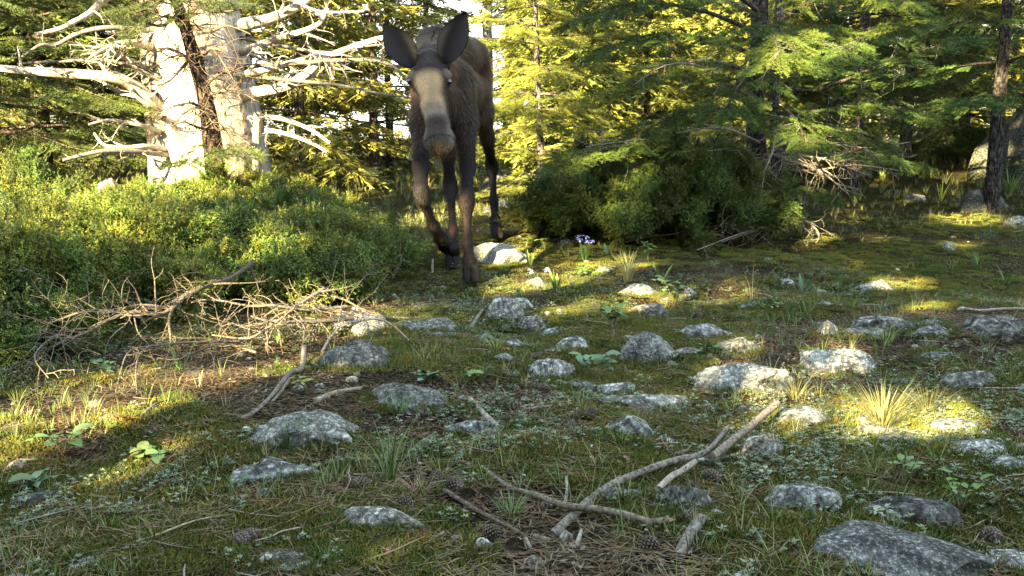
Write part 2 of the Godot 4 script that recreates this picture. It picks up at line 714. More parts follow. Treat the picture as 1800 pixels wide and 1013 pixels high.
func juniper(label: String, at: Vector3, rx: float, high: float, rz: float, base: Color, dens := 1.0, group := "spreading juniper shrubs") -> void:
	rng.seed = hash(label)
	var root := thing("juniper_shrub", label, "shrub", at, group)
	var stems := MB.new()
	var sc := Scatter.new()
	var arms := int(20 * dens * (0.5 + rx))
	for k in arms:
		var a := TAU * k / arms + rr(-0.3, 0.3)
		var out := Vector3(cos(a) * rx, 0, sin(a) * rz) * rr(0.35, 1.0)
		var l := out.length()
		var top := high * (1.0 - 0.55 * pow(Vector2(out.x / rx, out.z / rz).length(), 2.0)) * rr(0.45, 1.25)
		var g := hgt(at.x + out.x, at.z + out.z) - at.y
		var tip := out + Vector3(0, top + g, 0)
		var pts := path([Vector3(out.x * 0.05, 0.0, out.z * 0.05), out * 0.35 + Vector3(0, top * 0.35 + g * 0.3, 0), out * 0.75 + Vector3(rr(-0.05, 0.05), top * 0.72 + g * 0.7, rr(-0.05, 0.05)), tip], 3)
		tube(stems, pts, 0.012, 0.004, 4, Color(0.11, 0.075, 0.05))
		# plumes of tips round the outer part of each arm
		for s in 3:
			var f := rr(0.5, 1.0)
			var gi := f * (pts.size() - 1)
			var j := mini(int(gi), pts.size() - 2)
			var o0 := pts[j].lerp(pts[j + 1], gi - j)
			var od := ((pts[j + 1] - pts[j]).normalized() + rand_dir() * 0.8 + Vector3(0, 0.35, 0)).normalized()
			var pl := rr(0.14, 0.30)
			var shade := rr(0.55, 1.4)
			var cc := Color(base.r * shade * rr(0.85, 1.25), base.g * shade, base.b * shade)
			for q in 24:
				var h := q / 23.0
				var o1 := o0 + od * pl * h + rand_dir() * 0.06 * (1.0 - 0.55 * h)
				var dd := (od + rand_dir() * 0.75 + Vector3(0, 0.25, 0)).normalized()
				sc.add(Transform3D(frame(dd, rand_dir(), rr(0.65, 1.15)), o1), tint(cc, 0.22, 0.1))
	put("stems", stems.mesh(), M["twig"], root)
	many("foliage", sc, M["juniper_a"], M["juniper"], root)


# ---------- herbs: each leaf a part ----------

func leaf_mesh(seed_: int, length: float, width: float, shape: int, fold: float, droop: float) -> ArrayMesh:
	rng.seed = seed_
	var mb := MB.new()
	blade(mb, Vector3.ZERO, Vector3(1, 0.12, 0), Vector3(0, -droop, 0), length, width, 6, Color.WHITE, shape, fold)
	return mb.mesh()


func broad_herb(label: String, at: Vector3, high: float, leaves: int, size: float, base: Color, category := "plant", called := "broadleaf_plant", group := "broad-leaved plants on the forest floor") -> void:
	rng.seed = hash(label)
	var root := thing(called, label, category, settled(at), group)
	var st := MB.new()
	var stalks := maxi(1, leaves / 4)
	for k in stalks:
		var a := rr(0.0, TAU)
		var tip := Vector3(cos(a) * high * 0.4, high * rr(0.75, 1.0), sin(a) * high * 0.4)
		tube(st, path([Vector3.ZERO, tip * 0.5 + Vector3(0, high * 0.1, 0), tip], 3), 0.0035, 0.002, 4, Color(0.10, 0.09, 0.04))
		for s in ceili(float(leaves) / stalks):
			var b := TAU * s * 0.38 + rr(-0.4, 0.4) + a
			var f := 1.0 - 0.5 * float(s) / maxf(1.0, float(leaves) / stalks)
			var o := put("leaf", M["leaf_%d" % (rng.randi() % 3)], leaf_color(tint(base, 0.2, 0.1)), root)
			o.transform = Transform3D(frame(Vector3(cos(b), rr(-0.1, 0.5), sin(b)), Vector3(rr(-0.3, 0.3), 1, rr(-0.3, 0.3)), size * rr(0.7, 1.15)), tip * f)
	put("stem", st.mesh(), M["leaf"], root)


var leaf_cache := {}


func leaf_color(c: Color) -> StandardMaterial3D:
	var key := "%d_%d_%d" % [int(c.r * 60), int(c.g * 60), int(c.b * 60)]
	if not leaf_cache.has(key):
		var m: StandardMaterial3D = (M["leaf"] as StandardMaterial3D).duplicate()
		m.albedo_color = c.linear_to_srgb()
		leaf_cache[key] = m
	return leaf_cache[key]


func sword_plant(label: String, at: Vector3, high: float, leaves: int, w: float, base: Color, splay := 0.45, flowers := 0, called := "sword_leaved_plant", category := "plant", group := "sword-leaved plants on the forest floor") -> void:
	rng.seed = hash(label)
	var root := thing(called, label, category, settled(at), group)
	for k in leaves:
		var a := TAU * k / leaves + rr(-0.5, 0.5)
		var out := Vector3(cos(a), 0, sin(a))
		var mb := MB.new()
		blade(mb, out * rr(0.0, 0.015), Vector3(out.x * rr(0.1, splay), 1, out.z * rr(0.1, splay)), out * rr(0.05, 0.6), high * rr(0.6, 1.05), w * rr(0.8, 1.15), 6, Color.WHITE, 1, 0.12)
		put("leaf", mb.mesh(), leaf_color(tint(base, 0.2, 0.1)), root)
	for k in flowers:
		var a := TAU * k / flowers + rr(-0.4, 0.4)
		var tip := Vector3(cos(a) * 0.055, high * rr(0.85, 1.12), sin(a) * 0.055)
		var st := MB.new()
		tube(st, path([Vector3(tip.x * 0.1, 0, tip.z * 0.1), tip * 0.5, tip], 3), 0.0028, 0.002, 4, Color(0.07, 0.11, 0.03))
		put("stem", st.mesh(), M["leaf"], root)
		var fl := MB.new()
		for s in 7:
			var b := TAU * s / 7.0 + rr(-0.3, 0.3)
			var pale := rr(0.75, 1.3)
			blade(fl, tip, Vector3(cos(b), rr(-0.5, 0.9), sin(b)), Vector3(cos(b) * 0.3, -0.9, sin(b) * 0.3), rr(0.026, 0.04), rr(0.016, 0.022), 4, Color(0.36 * pale, 0.36 * pale, 0.62 * pale), 2, 0.15)
		put("flower", fl.mesh(), M["petal"], root)


func grass_tuft(label: String, at: Vector3, blades: int, lo: float, hi: float, w: float, splay: float, base: Color) -> void:
	rng.seed = hash(label)
	var mb := MB.new()
	for k in blades:
		var a := rr(0.0, TAU)
		var out := Vector3(cos(a), 0, sin(a))
		var c := tint(base, 0.3, 0.2)
		blade(mb, out * rr(0.0, 0.03), Vector3(out.x * rr(0.02, splay), 1, out.z * rr(0.02, splay)), out * rr(0.1, 1.5) + Vector3(0, -0.5, 0), rr(lo, hi), w * rr(0.7, 1.2), 6, c)
	var o := put("grass_tuft", mb.mesh(), M["grass"])
	o.position = settled(at)
	tag(o, label, "grass tuft", "grass tufts between the rocks")

# ---------- the moose ----------

const CELL := 0.0125
const BLEND := 46.0


func moose() -> void:
	rng.seed = 77
	# joints of the walking animal: from, to, radius there
	var bones: Array = [
		[Vector3(-0.522, 1.467, -6.55), Vector3(-0.529, 1.607, -7), 0.100, 0.120], [Vector3(-0.529, 1.607, -7), Vector3(-0.457, 1.601, -7.5), 0.120, 0.150], [Vector3(-0.457, 1.601, -7.5), Vector3(-0.362, 1.575, -8), 0.150, 0.165], [Vector3(-0.362, 1.575, -8), Vector3(-0.331, 1.503, -8.35), 0.165, 0.150],
		[Vector3(-0.495, 1.277, -6.98), Vector3(-0.468, 1.298, -7.5), 0.175, 0.215], [Vector3(-0.468, 1.298, -7.5), Vector3(-0.377, 1.318, -8), 0.215, 0.190], [Vector3(-0.475, 1.14, -6.95), Vector3(-0.446, 1.15, -7.45), 0.120, 0.140],
		[Vector3(-0.373, 1.375, -7), Vector3(-0.327, 1.081, -6.9), 0.110, 0.075], [Vector3(-0.589, 1.354, -6.97), Vector3(-0.618, 1.068, -6.77), 0.100, 0.068],
		[Vector3(-0.52, 1.448, -6.48), Vector3(-0.504, 1.411, -6.95), 0.095, 0.165], [Vector3(-0.516, 1.312, -6.5), Vector3(-0.486, 1.216, -6.9), 0.080, 0.145],
		[Vector3(-0.526, 1.447, -6.37), Vector3(-0.514, 1.336, -6.26), 0.080, 0.094], [Vector3(-0.622, 1.348, -6.24), Vector3(-0.617, 1.329, -6.26), 0.026, 0.030], [Vector3(-0.406, 1.359, -6.24), Vector3(-0.411, 1.332, -6.26), 0.028, 0.030],
		[Vector3(-0.514, 1.336, -6.26), Vector3(-0.478, 1.175, -6.13), 0.094, 0.070], [Vector3(-0.478, 1.175, -6.13), Vector3(-0.453, 1.081, -6.06), 0.072, 0.057], [Vector3(-0.453, 1.081, -6.06), Vector3(-0.441, 0.972, -6.03), 0.055, 0.068], [Vector3(-0.481, 0.965, -6.01), Vector3(-0.399, 0.965, -6.01), 0.043, 0.043], [Vector3(-0.439, 0.952, -5.99), Vector3(-0.436, 0.918, -6), 0.048, 0.046],
		[Vector3(-0.502, 1.235, -6.36), Vector3(-0.452, 1.003, -6.13), 0.062, 0.056],
		# standing fore leg
		[Vector3(-0.323, 1.081, -6.9), Vector3(-0.302, 0.785, -6.74), 0.075, 0.045], [Vector3(-0.302, 0.785, -6.74), Vector3(-0.301, 0.562, -6.6), 0.043, 0.038], [Vector3(-0.3, 0.59, -6.59), Vector3(-0.304, 0.526, -6.58), 0.035, 0.036], [Vector3(-0.305, 0.525, -6.59), Vector3(-0.297, 0.287, -6.56), 0.032, 0.024], [Vector3(-0.297, 0.287, -6.56), Vector3(-0.285, 0.15, -6.52), 0.026, 0.033], [Vector3(-0.285, 0.15, -6.52), Vector3(-0.273, 0.078, -6.49), 0.033, 0.036],
		# raised fore leg
		[Vector3(-0.618, 1.068, -6.77), Vector3(-0.604, 0.797, -6.58), 0.068, 0.045], [Vector3(-0.604, 0.797, -6.58), Vector3(-0.592, 0.637, -6.42), 0.043, 0.040], [Vector3(-0.591, 0.649, -6.41), Vector3(-0.583, 0.581, -6.43), 0.036, 0.036], [Vector3(-0.583, 0.581, -6.43), Vector3(-0.53, 0.384, -6.63), 0.034, 0.026], [Vector3(-0.53, 0.384, -6.63), Vector3(-0.491, 0.285, -6.76), 0.029, 0.036], [Vector3(-0.491, 0.285, -6.76), Vector3(-0.451, 0.227, -6.86), 0.035, 0.034],
		# near hind leg, seen between the fore legs
		[Vector3(-0.409, 1.394, -8.2), Vector3(-0.439, 1.09, -7.7), 0.150, 0.105], [Vector3(-0.439, 1.09, -7.7), Vector3(-0.494, 0.831, -7.62), 0.095, 0.045], [Vector3(-0.494, 0.831, -7.62), Vector3(-0.485, 0.621, -7.72), 0.040, 0.040], [Vector3(-0.485, 0.621, -7.72), Vector3(-0.479, 0.565, -7.7), 0.040, 0.036], [Vector3(-0.479, 0.565, -7.7), Vector3(-0.445, 0.284, -7.38), 0.033, 0.025], [Vector3(-0.445, 0.284, -7.38), Vector3(-0.435, 0.126, -7.26), 0.027, 0.034], [Vector3(-0.435, 0.126, -7.26), Vector3(-0.441, 0.062, -7.2), 0.033, 0.035],
		# far hind leg
		[Vector3(-0.32, 1.468, -8.3), Vector3(-0.25, 1.161, -7.98), 0.140, 0.095], [Vector3(-0.25, 1.161, -7.98), Vector3(-0.202, 0.957, -8.2), 0.085, 0.046], [Vector3(-0.202, 0.957, -8.2), Vector3(-0.175, 0.749, -8.48), 0.044, 0.039], [Vector3(-0.175, 0.749, -8.48), Vector3(-0.17, 0.691, -8.47), 0.038, 0.034], [Vector3(-0.17, 0.691, -8.47), Vector3(-0.154, 0.433, -8.34), 0.031, 0.024], [Vector3(-0.154, 0.433, -8.34), Vector3(-0.138, 0.263, -8.24), 0.026, 0.034], [Vector3(-0.138, 0.263, -8.24), Vector3(-0.128, 0.195, -8.2), 0.034, 0.036],
	]
	var lo := Vector3(1e9, 1e9, 1e9)
	var hi := -lo
	for b in bones:
		for e in 2:
			var p: Vector3 = b[e]
			var r: float = b[2 + e] + 0.08
			lo = lo.min(p - Vector3.ONE * r)
			hi = hi.max(p + Vector3.ONE * r)
	var nx := int((hi.x - lo.x) / CELL) + 2
	var ny := int((hi.y - lo.y) / CELL) + 2
	var nz := int((hi.z - lo.z) / CELL) + 2
	var field := PackedFloat32Array()
	field.resize(nx * ny * nz)
	var reach := 0.09
	for b in bones:
		var a: Vector3 = b[0]
		var ab: Vector3 = b[1] - a
		var ra: float = b[2]
		var rd: float = b[3] - ra
		var inv := 1.0 / maxf(ab.length_squared(), 1e-8)
		var rm := maxf(ra, b[3]) + reach
		var m0 := ((a.min(b[1]) - Vector3.ONE * rm - lo) / CELL).max(Vector3.ZERO)
		var m1 := (a.max(b[1]) + Vector3.ONE * rm - lo) / CELL
		var i1 := mini(int(m1.x) + 1, nx - 1)
		var j1 := mini(int(m1.y) + 1, ny - 1)
		var k1 := mini(int(m1.z) + 1, nz - 1)
		for k in range(int(m0.z), k1 + 1):
			for j in range(int(m0.y), j1 + 1):
				var at := (k * ny + j) * nx
				var q := Vector3(lo.x, lo.y + j * CELL, lo.z + k * CELL) - a
				for i in range(int(m0.x), i1 + 1):
					var w := Vector3(q.x + i * CELL, q.y, q.z)
					var t := clampf(w.dot(ab) * inv, 0.0, 1.0)
					var d := (w - ab * t).length() - ra - rd * t
					if d < reach:
						field[at + i] += exp(-BLEND * d)
	# surface nets: one vertex in each cell that the surface (field = 1) crosses
	var mb := MB.new()
	var index := {}
	for k in nz - 1:
		for j in ny - 1:
			for i in nx - 1:
				var at := (k * ny + j) * nx + i
				var f0 := field[at]
				var inside := f0 > 1.0
				var sy := at + nx
				var sz := at + nx * ny
				var syz := sz + nx
				if inside == (field[at + 1] > 1.0) and inside == (field[sy] > 1.0) and inside == (field[sz] > 1.0) and inside == (field[sy + 1] > 1.0) and inside == (field[sz + 1] > 1.0) and inside == (field[syz] > 1.0) and inside == (field[syz + 1] > 1.0):
					continue
				var c: Array = [f0, field[at + 1], field[sy], field[sy + 1], field[sz], field[sz + 1], field[syz], field[syz + 1]]
				for e in 8:
					c[e] = -log(maxf(c[e], 1e-4))
				var sum := Vector3.ZERO
				var n := 0
				for e in 8:
					for bit in [1, 2, 4]:
						if not e & bit and (c[e] < 0.0) != (c[e | bit] < 0.0):
							var t: float = c[e] / (c[e] - c[e | bit])
							var p := Vector3(e & 1, (e >> 1) & 1, (e >> 2) & 1)
							if bit == 1:
								p.x = t
							elif bit == 2:
								p.y = t
							else:
								p.z = t
							sum += p
							n += 1
				var g := Vector3(c[1] - c[0] + c[3] - c[2] + c[5] - c[4] + c[7] - c[6], c[2] - c[0] + c[3] - c[1] + c[6] - c[4] + c[7] - c[5], c[4] - c[0] + c[5] - c[1] + c[6] - c[2] + c[7] - c[3])
				index[at] = mb.vert(lo + (Vector3(i, j, k) + sum / n) * CELL, g.normalized())
	for at in index:
		var steps := [1, nx, nx * ny]
		for e in 3:
			var s: int = steps[e]
			if (field[at] > 1.0) == (field[at + s] > 1.0):
				continue
			var u: int = steps[(e + 1) % 3]
			var w: int = steps[(e + 2) % 3]
			if index.has(at - u) and index.has(at - w) and index.has(at - u - w):
				mb.quad(index[at], index[at - u], index[at - u - w], index[at - w])
	# coat colours
	var brow := Vector3(-0.525, 1.439, -6.36)
	var lip := Vector3(-0.442, 0.91, -6.03)
	var axis := lip - brow
	var cream := Color(0.46, 0.32, 0.165)
	for k in mb.v.size():
		var p := mb.v[k]
		var n := mb.n[k]
		var grain := fa.get_noise_3d(p.x * 90.0, p.y * 45.0, p.z * 90.0)
		var patch := fb.get_noise_3d(p.x * 6.0, p.y * 6.0, p.z * 6.0)
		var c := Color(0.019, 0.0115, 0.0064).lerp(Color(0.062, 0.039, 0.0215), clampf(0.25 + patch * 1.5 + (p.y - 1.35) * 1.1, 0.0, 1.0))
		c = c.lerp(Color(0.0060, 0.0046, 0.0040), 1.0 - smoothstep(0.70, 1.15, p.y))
		if p.z > -6.52 and p.y > 0.85:
			var t := (p - brow).dot(axis) / axis.length_squared()
			var off := p.x - (brow.x + axis.x * t)
			var front := smoothstep(0.15, 0.75, n.z)
			var face := Color(0.018, 0.0122, 0.0085)
			face = face.lerp(cream, smoothstep(0.24, 0.38, t + patch * 0.12) * front * (1.0 - smoothstep(0.05, 0.11, absf(off + 0.02))))
			face = face.lerp(Color(0.19, 0.155, 0.11), smoothstep(0.52, 0.66, t) * front)
			face = face.lerp(Color(0.040, 0.031, 0.023), smoothstep(0.74, 0.86, t + patch * 0.1))
			face = face.lerp(Color(0.10, 0.088, 0.07), smoothstep(0.72, 0.82, t) * smoothstep(0.045, 0.075, absf(off)) * 0.8)
			face = face.lerp(Color(0.014, 0.011, 0.009), exp(-pow((t - 0.955 - 1.5 * absf(off) * absf(off)) / 0.012, 2.0)) * 0.9)
			for eye in [Vector3(-0.623, 1.358, -6.22), Vector3(-0.401, 1.368, -6.22)]:
				face = face.lerp(Color(0.085, 0.07, 0.05), (1.0 - smoothstep(0.022, 0.046, p.distance_to(eye))) * 0.9)
			for eye in [Vector3(-0.631, 1.323, -6.22), Vector3(-0.395, 1.316, -6.22)]:
				face = face.lerp(Color(0.02, 0.015, 0.012), 1.0 - smoothstep(0.014, 0.03, p.distance_to(eye)))
			for nose in [Vector3(-0.504, 0.975, -6), Vector3(-0.371, 0.975, -6)]:
				face = face.lerp(Color(0.012, 0.009, 0.008), 1.0 - smoothstep(0.014, 0.028, p.distance_to(nose)))
			c = face
		var sh := 1.0 + grain * 0.9
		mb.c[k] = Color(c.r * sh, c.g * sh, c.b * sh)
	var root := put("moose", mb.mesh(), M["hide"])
	tag(root, "dark brown cow moose walking towards the viewer with one foreleg raised", "moose")
	# short hair lying back along the coat
	var hair := MB.new()
	for k in mb.v.size():
		for e in 2:
			var p := mb.v[k] + rand_dir() * 0.006
			var n := mb.n[k]
			var lay := Vector3(0, -0.8, -0.25)
			lay -= n * lay.dot(n)
			var d := (lay.normalized() + n * rr(0.15, 0.55) + rand_dir() * 0.28).normalized()
			var c := mb.c[k] * (rr(0.4, 1.0) if rng.randf() < 0.6 else rr(1.2, 2.6))
			if p.z > -6.5 and p.y > 0.85:
				c = mb.c[k] * rr(0.8, 1.35)
			c.a = 1.0
			var small := 0.28 if p.z > -6.5 or p.y < 0.85 else 1.0
			needle(hair, p, d, n, rr(0.026, 0.055) * small, 0.0055, c)
	put("fur", hair.mesh(), M["hair"], root, "stuff")
	for e in [[Vector3(-0.63, 1.325, -6.225), -1.0], [Vector3(-0.395, 1.32, -6.225), 1.0]]:
		var s := SphereMesh.new()
		s.radius = 0.023
		s.height = 0.044
		s.radial_segments = 16
		s.rings = 10
		var m: StandardMaterial3D = M["eye"]
		m.albedo_color = Color(0.04, 0.03, 0.025)
		var o := put("eye", s, m, root)
		o.position = e[0]
	ear(root, Vector3(-0.622, 1.422, -6.36), Vector3(-0.807, 1.677, -6.33), 0.096, Vector3(0.25, 0.15, 0.95), -1.0)
	ear(root, Vector3(-0.431, 1.439, -6.36), Vector3(-0.284, 1.753, -6.33), 0.098, Vector3(-0.2, 0.2, 0.95), 1.0)
	hoof(root, Vector3(-0.273, 0.093, -6.49), Vector3(0, 0, 1), Vector3.UP, 1.0)
	hoof(root, Vector3(-0.451, 0.229, -6.87), Vector3(0.25, -0.9, -0.1), Vector3(-0.55, -0.2, 0.9), 0.95)
	hoof(root, Vector3(-0.441, 0.074, -7.2), Vector3(0, 0, 1), Vector3.UP, 0.95)
	hoof(root, Vector3(-0.128, 0.209, -8.2), Vector3(0.1, 0, 1), Vector3.UP, 0.95)


# a leaf-shaped cupped ear from its root to its tip, opening towards face
func ear(root: Node3D, base: Vector3, tip: Vector3, wide: float, face: Vector3, inner: float) -> void:
	var mb := MB.new()
	var along := tip - base
	var length := along.length()
	along /= length
	face = (face - along * face.dot(along)).normalized()
	var side := along.cross(face)
	var rows := 16
	var cols := 12
	for layer in 2:
		var first := mb.v.size()
		for k in rows + 1:
			var f := float(k) / rows
			var w := wide * pow(sin(PI * clampf(0.07 + 0.93 * pow(f, 0.95), 0.0, 1.0)), 0.85)
			var deep := wide * 0.42 * (1.0 - 0.7 * f)
			for s in cols + 1:
				var u := 2.0 * s / cols - 1.0
				var bow := 1.0 - u * u
				var p := base + along * length * f + side * u * w - face * deep * bow * (1.0 if layer == 0 else 0.86) + face * wide * 0.22
				var dark := Color(0.010, 0.0075, 0.006)
				var c := Color(0.02, 0.0145, 0.01)
				if layer == 1:
					c = dark
					# pale hair along the edge that is nearer the skull
					var edge := smoothstep(0.40, 0.85, -u * inner) * (1.0 - smoothstep(0.45, 0.8, f)) * (0.5 + 0.9 * fa.get_noise_3d(p.x * 120.0, p.y * 120.0, p.z * 120.0) + 0.3)
					c = c.lerp(Color(0.085, 0.07, 0.05), clampf(edge, 0.0, 1.0))
				mb.vert(p, (face * (1.0 if layer == 1 else -1.0) + side * u * (-0.6 if layer == 1 else 0.8)).normalized(), c)
		for k in rows:
			for s in cols:
				var a := first + k * (cols + 1) + s
				mb.quad(a, a + 1, a + cols + 2, a + cols + 1)
	# tufts of hair inside and along the rim
	for k in 260:
		var f := rr(0.05, 0.98)
		var w := wide * pow(sin(PI * clampf(0.07 + 0.93 * pow(f, 0.95), 0.0, 1.0)), 0.85)
		var rim := k % 3 != 0
		var u: float = (1.0 if rng.randf() < 0.5 else -1.0) if rim else rr(-0.9, 0.3) * inner
		var p := base + along * length * f + side * u * w - face * wide * 0.5 * (1.0 - u * u) + face * wide * 0.22
		var sh := rr(0.5, 1.4)
		var c := Color(0.018, 0.013, 0.009) * sh if rim else Color(0.07, 0.055, 0.04) * sh
		needle(mb, p, (along * 0.8 + face * 0.4 - side * u * 0.3 + rand_dir() * 0.4).normalized(), face, rr(0.012, 0.03), 0.003, c)
	put("ear", mb.mesh(), M["hair"], root)


# a cloven hoof: two toes side by side
func hoof(root: Node3D, at: Vector3, toe: Vector3, up: Vector3, s: float) -> void:
	var mb := MB.new()
	toe = toe.normalized()
	up = (up - toe * up.dot(toe)).normalized()
	var side := toe.cross(up)
	for e in [-1.0, 1.0]:
		var rings: Array = [[0.052, 0.026, 0.030, 0.0], [0.03, 0.030, 0.040, 0.006], [0.0, 0.031, 0.050, 0.016], [-0.045, 0.028, 0.060, 0.032], [-0.062, 0.021, 0.052, 0.036]]
		var first := mb.v.size()
		for r in rings:
			for k in 12:
				var a := TAU * k / 12.0
				var q: Vector3 = side * cos(a) * r[1] * s + toe * sin(a) * r[2] * s * (1.25 if sin(a) > 0.0 else 0.8)
				var p: Vector3 = at + up * r[0] * s + side * e * 0.027 * s + toe * r[3] * s + q - side * e * maxf(sin(a), 0.0) * 0.006
				mb.vert(p, (q.normalized() + up * 0.2).normalized(), Color(0.018, 0.0165, 0.0155) * rr(0.8, 1.3))
		for k in rings.size() - 1:
			for j in 12:
				var a := first + k * 12 + j
				var b := first + k * 12 + (j + 1) % 12
				mb.quad(a, b, b + 12, a + 12)
		var m := mb.vert(at + up * -0.064 * s + side * e * 0.027 * s + toe * 0.036 * s, -up, Color(0.03, 0.03, 0.03))
		for j in 12:
			mb.tri(m, first + 48 + j, first + 48 + (j + 1) % 12)
	put("hoof", mb.mesh(), M["horn"], root)

# ---------- the trees ----------

const FIR := Color(0.055, 0.082, 0.018)
const PALE_WOOD := Color(0.50, 0.45, 0.37)
const GREY_WOOD := Color(0.40, 0.37, 0.33)


# young trees behind the viewer, between the clearing and the low sun: their crowns shade the clearing
func standing_trees() -> void:
	# gaps in those crowns, each given as a sunlit spot and the width of its shaft of light
	beams = [
		[Vector3(0.34, -0.003, -6.84), 0.2], [Vector3(0.705, 0.028, -6.9), 0.15], [Vector3(0.99, -0.01, -6.03), 0.09], [Vector3(0.333, -0.017, -5.67), 0.07], [Vector3(0.133, 0.041, -7.61), 0.12], [Vector3(1.343, 0.009, -6.03), 0.09], [Vector3(-0.069, 0.176, -7.88), 0.10], [Vector3(0.772, -0.02, -5.98), 0.06],
		[Vector3(1.356, -0.028, -3.49), 0.08], [Vector3(1.455, 0.095, -4.31), 0.05], [Vector3(0.973, 0.093, -4.1), 0.05], [Vector3(0.8, -0.023, -3.84), 0.04], [Vector3(1.134, -0.016, -3.81), 0.08], [Vector3(2.677, -0.011, -6.63), 0.08], [Vector3(2.395, 0.012, -5.51), 0.06], [Vector3(1.639, -0.023, -3.47), 0.06], [Vector3(2.578, 0.092, -8.37), 0.10], [Vector3(4.182, 0.317, -10.5), 0.16], [Vector3(3.154, 0.2, -9.39), 0.12], [Vector3(4.299, 0.208, -9.28), 0.14], [Vector3(3.1, 0.119, -8.34), 0.06], [Vector3(3.688, 0.116, -7.93), 0.07],
		[Vector3(-1.675, -0.009, -3.25), 0.20], [Vector3(-1.688, -0.01, -3.58), 0.16], [Vector3(-1.218, 0.042, -3.59), 0.14], [Vector3(-1.066, 0.038, -3.82), 0.06], [Vector3(-1.157, -0.01, -2.91), 0.05], [Vector3(-0.775, 0.016, -5.06), 0.12], [Vector3(-1.108, 0.004, -4.69), 0.06], [Vector3(-1.419, 0.008, -4.81), 0.04], [Vector3(-1.658, 0.006, -4.68), 0.02], [Vector3(-1.811, 0.216, -6.45), 0.04], [Vector3(-0.996, 0.02, -5.47), 0.10], [Vector3(-2.097, -0.018, -4.8), 0.04],
		[Vector3(-2.544, 0.31, -5.6), 0.2], [Vector3(-2.346, 0.342, -5.6), 0.16], [Vector3(-2.724, 0.542, -6.2), 0.18], [Vector3(-3.271, 0.646, -6.6), 0.2], [Vector3(-1.746, 0.295, -6), 0.07], [Vector3(-1.122, 0.126, -6.2), 0.06], [Vector3(-1, 0.351, -6.9), 0.05], [Vector3(-2.206, 0.554, -7.5), 0.10], [Vector3(-2.697, 0.614, -7.2), 0.10], [Vector3(-2.586, 0.206, -5.2), 0.06],
		[Vector3(-0.543, 1.198, -6.12), -0.01],
		[Vector3(0.942, 0.671, -7.8), 0.06], [Vector3(1.532, 1.485, -8.2), 0.08], [Vector3(3.216, 1.461, -8.6), 0.12], [Vector3(2.501, 1.912, -8.4), 0.16], [Vector3(4.004, 1.83, -9), 0.14], [Vector3(3.381, 1.934, -8.6), 0.1], [Vector3(2.994, 0.774, -9), 0.2], [Vector3(1.101, 0.322, -3.6), 0.04],
	]
	var base := Vector2(-4.2, 2.95)
	var along := Vector2(0.883, 0.469)
	var spots: Array = [
		[-3.0, 0.3, 4.8, 1.3], [-1.7, 0.0, 9.0, 1.7], [-0.2, 0.8, 10.5, 1.9], [1.3, -0.2, 10.0, 1.8], [2.9, 0.6, 11.0, 1.9], [4.5, 0.0, 10.0, 1.8], [6.1, 0.5, 10.0, 1.8], [0.5, 3.2, 12.0, 1.9], [3.6, 3.4, 12.0, 1.9], [4.3, -2.6, 8.0, 1.9], [6.4, -1.6, 9.0, 2.0], [2.4, -2.2, 7.5, 1.5],
	]
	for k in spots.size():
		var s: Array = spots[k]
		var p: Vector2 = base + along * s[0] + Vector2(-0.469, 0.883) * s[1]
		conifer("shade_fir", "fir outside the photo behind the viewer, %s metres left and %s metres back" % [str(snappedf(-p.x, 0.1)), str(snappedf(p.y, 0.1))], "firs behind the viewer", Vector3(p.x, 0, p.y), {"high": s[2], "start": 0.35, "reach": s[3], "gap": 0.28, "per": 6, "trunk": 0.09, "size": 0.8, "step": 0.13, "cull": true, "seed": k, "drop": 0.3})

	# the big fir on the right: two trunks and wide sweeping boughs
	big_fir()
	# the young spruce behind the animal
	conifer("young_spruce", "thin young spruce right of the moose with green boughs down to the ground", "", on_ground(0.36, -11.6), {"high": 5.5, "start": 0.5, "reach": 1.05, "gap": 0.24, "per": 5, "trunk": 0.045, "size": 0.75, "mesh": "fir_a", "mat": "needles", "step": 0.11, "lean": Vector3(-0.035, 0, 0), "color": Color(0.12, 0.14, 0.024), "bark": Color(0.20, 0.185, 0.165), "seed": 3})
	# far right trees
	conifer("right_pine", "dark slender pine at the right edge with bright green tufts", "", on_ground(4.72, -9.7), {"high": 7.0, "start": 1.25, "reach": 1.3, "gap": 0.34, "per": 4, "trunk": 0.075, "size": 1.0, "mesh": "fir_a", "mat": "needles", "step": 0.13, "color": Color(0.055, 0.10, 0.02), "bark": Color(0.10, 0.09, 0.08), "seed": 9, "apart": true, "bare": 1.2})
	conifer("right_fir", "dim green fir standing left of the slender pine at the right edge", "", on_ground(5.0, -12.6), {"high": 7.5, "start": 1.2, "reach": 1.6, "gap": 0.36, "per": 5, "trunk": 0.08, "size": 0.95, "mesh": "fir_a", "mat": "needles", "step": 0.16, "color": FIR, "seed": 5, "bare": 1.0})
	conifer("right_fir", "fir with bare grey lower boughs behind the grey twig thatch", "", on_ground(3.9, -11.2), {"high": 6.5, "start": 1.1, "reach": 1.4, "gap": 0.34, "per": 5, "trunk": 0.07, "size": 0.95, "mesh": "fir_a", "mat": "needles", "step": 0.17, "color": Color(0.06, 0.085, 0.02), "seed": 15, "bare": 1.3})


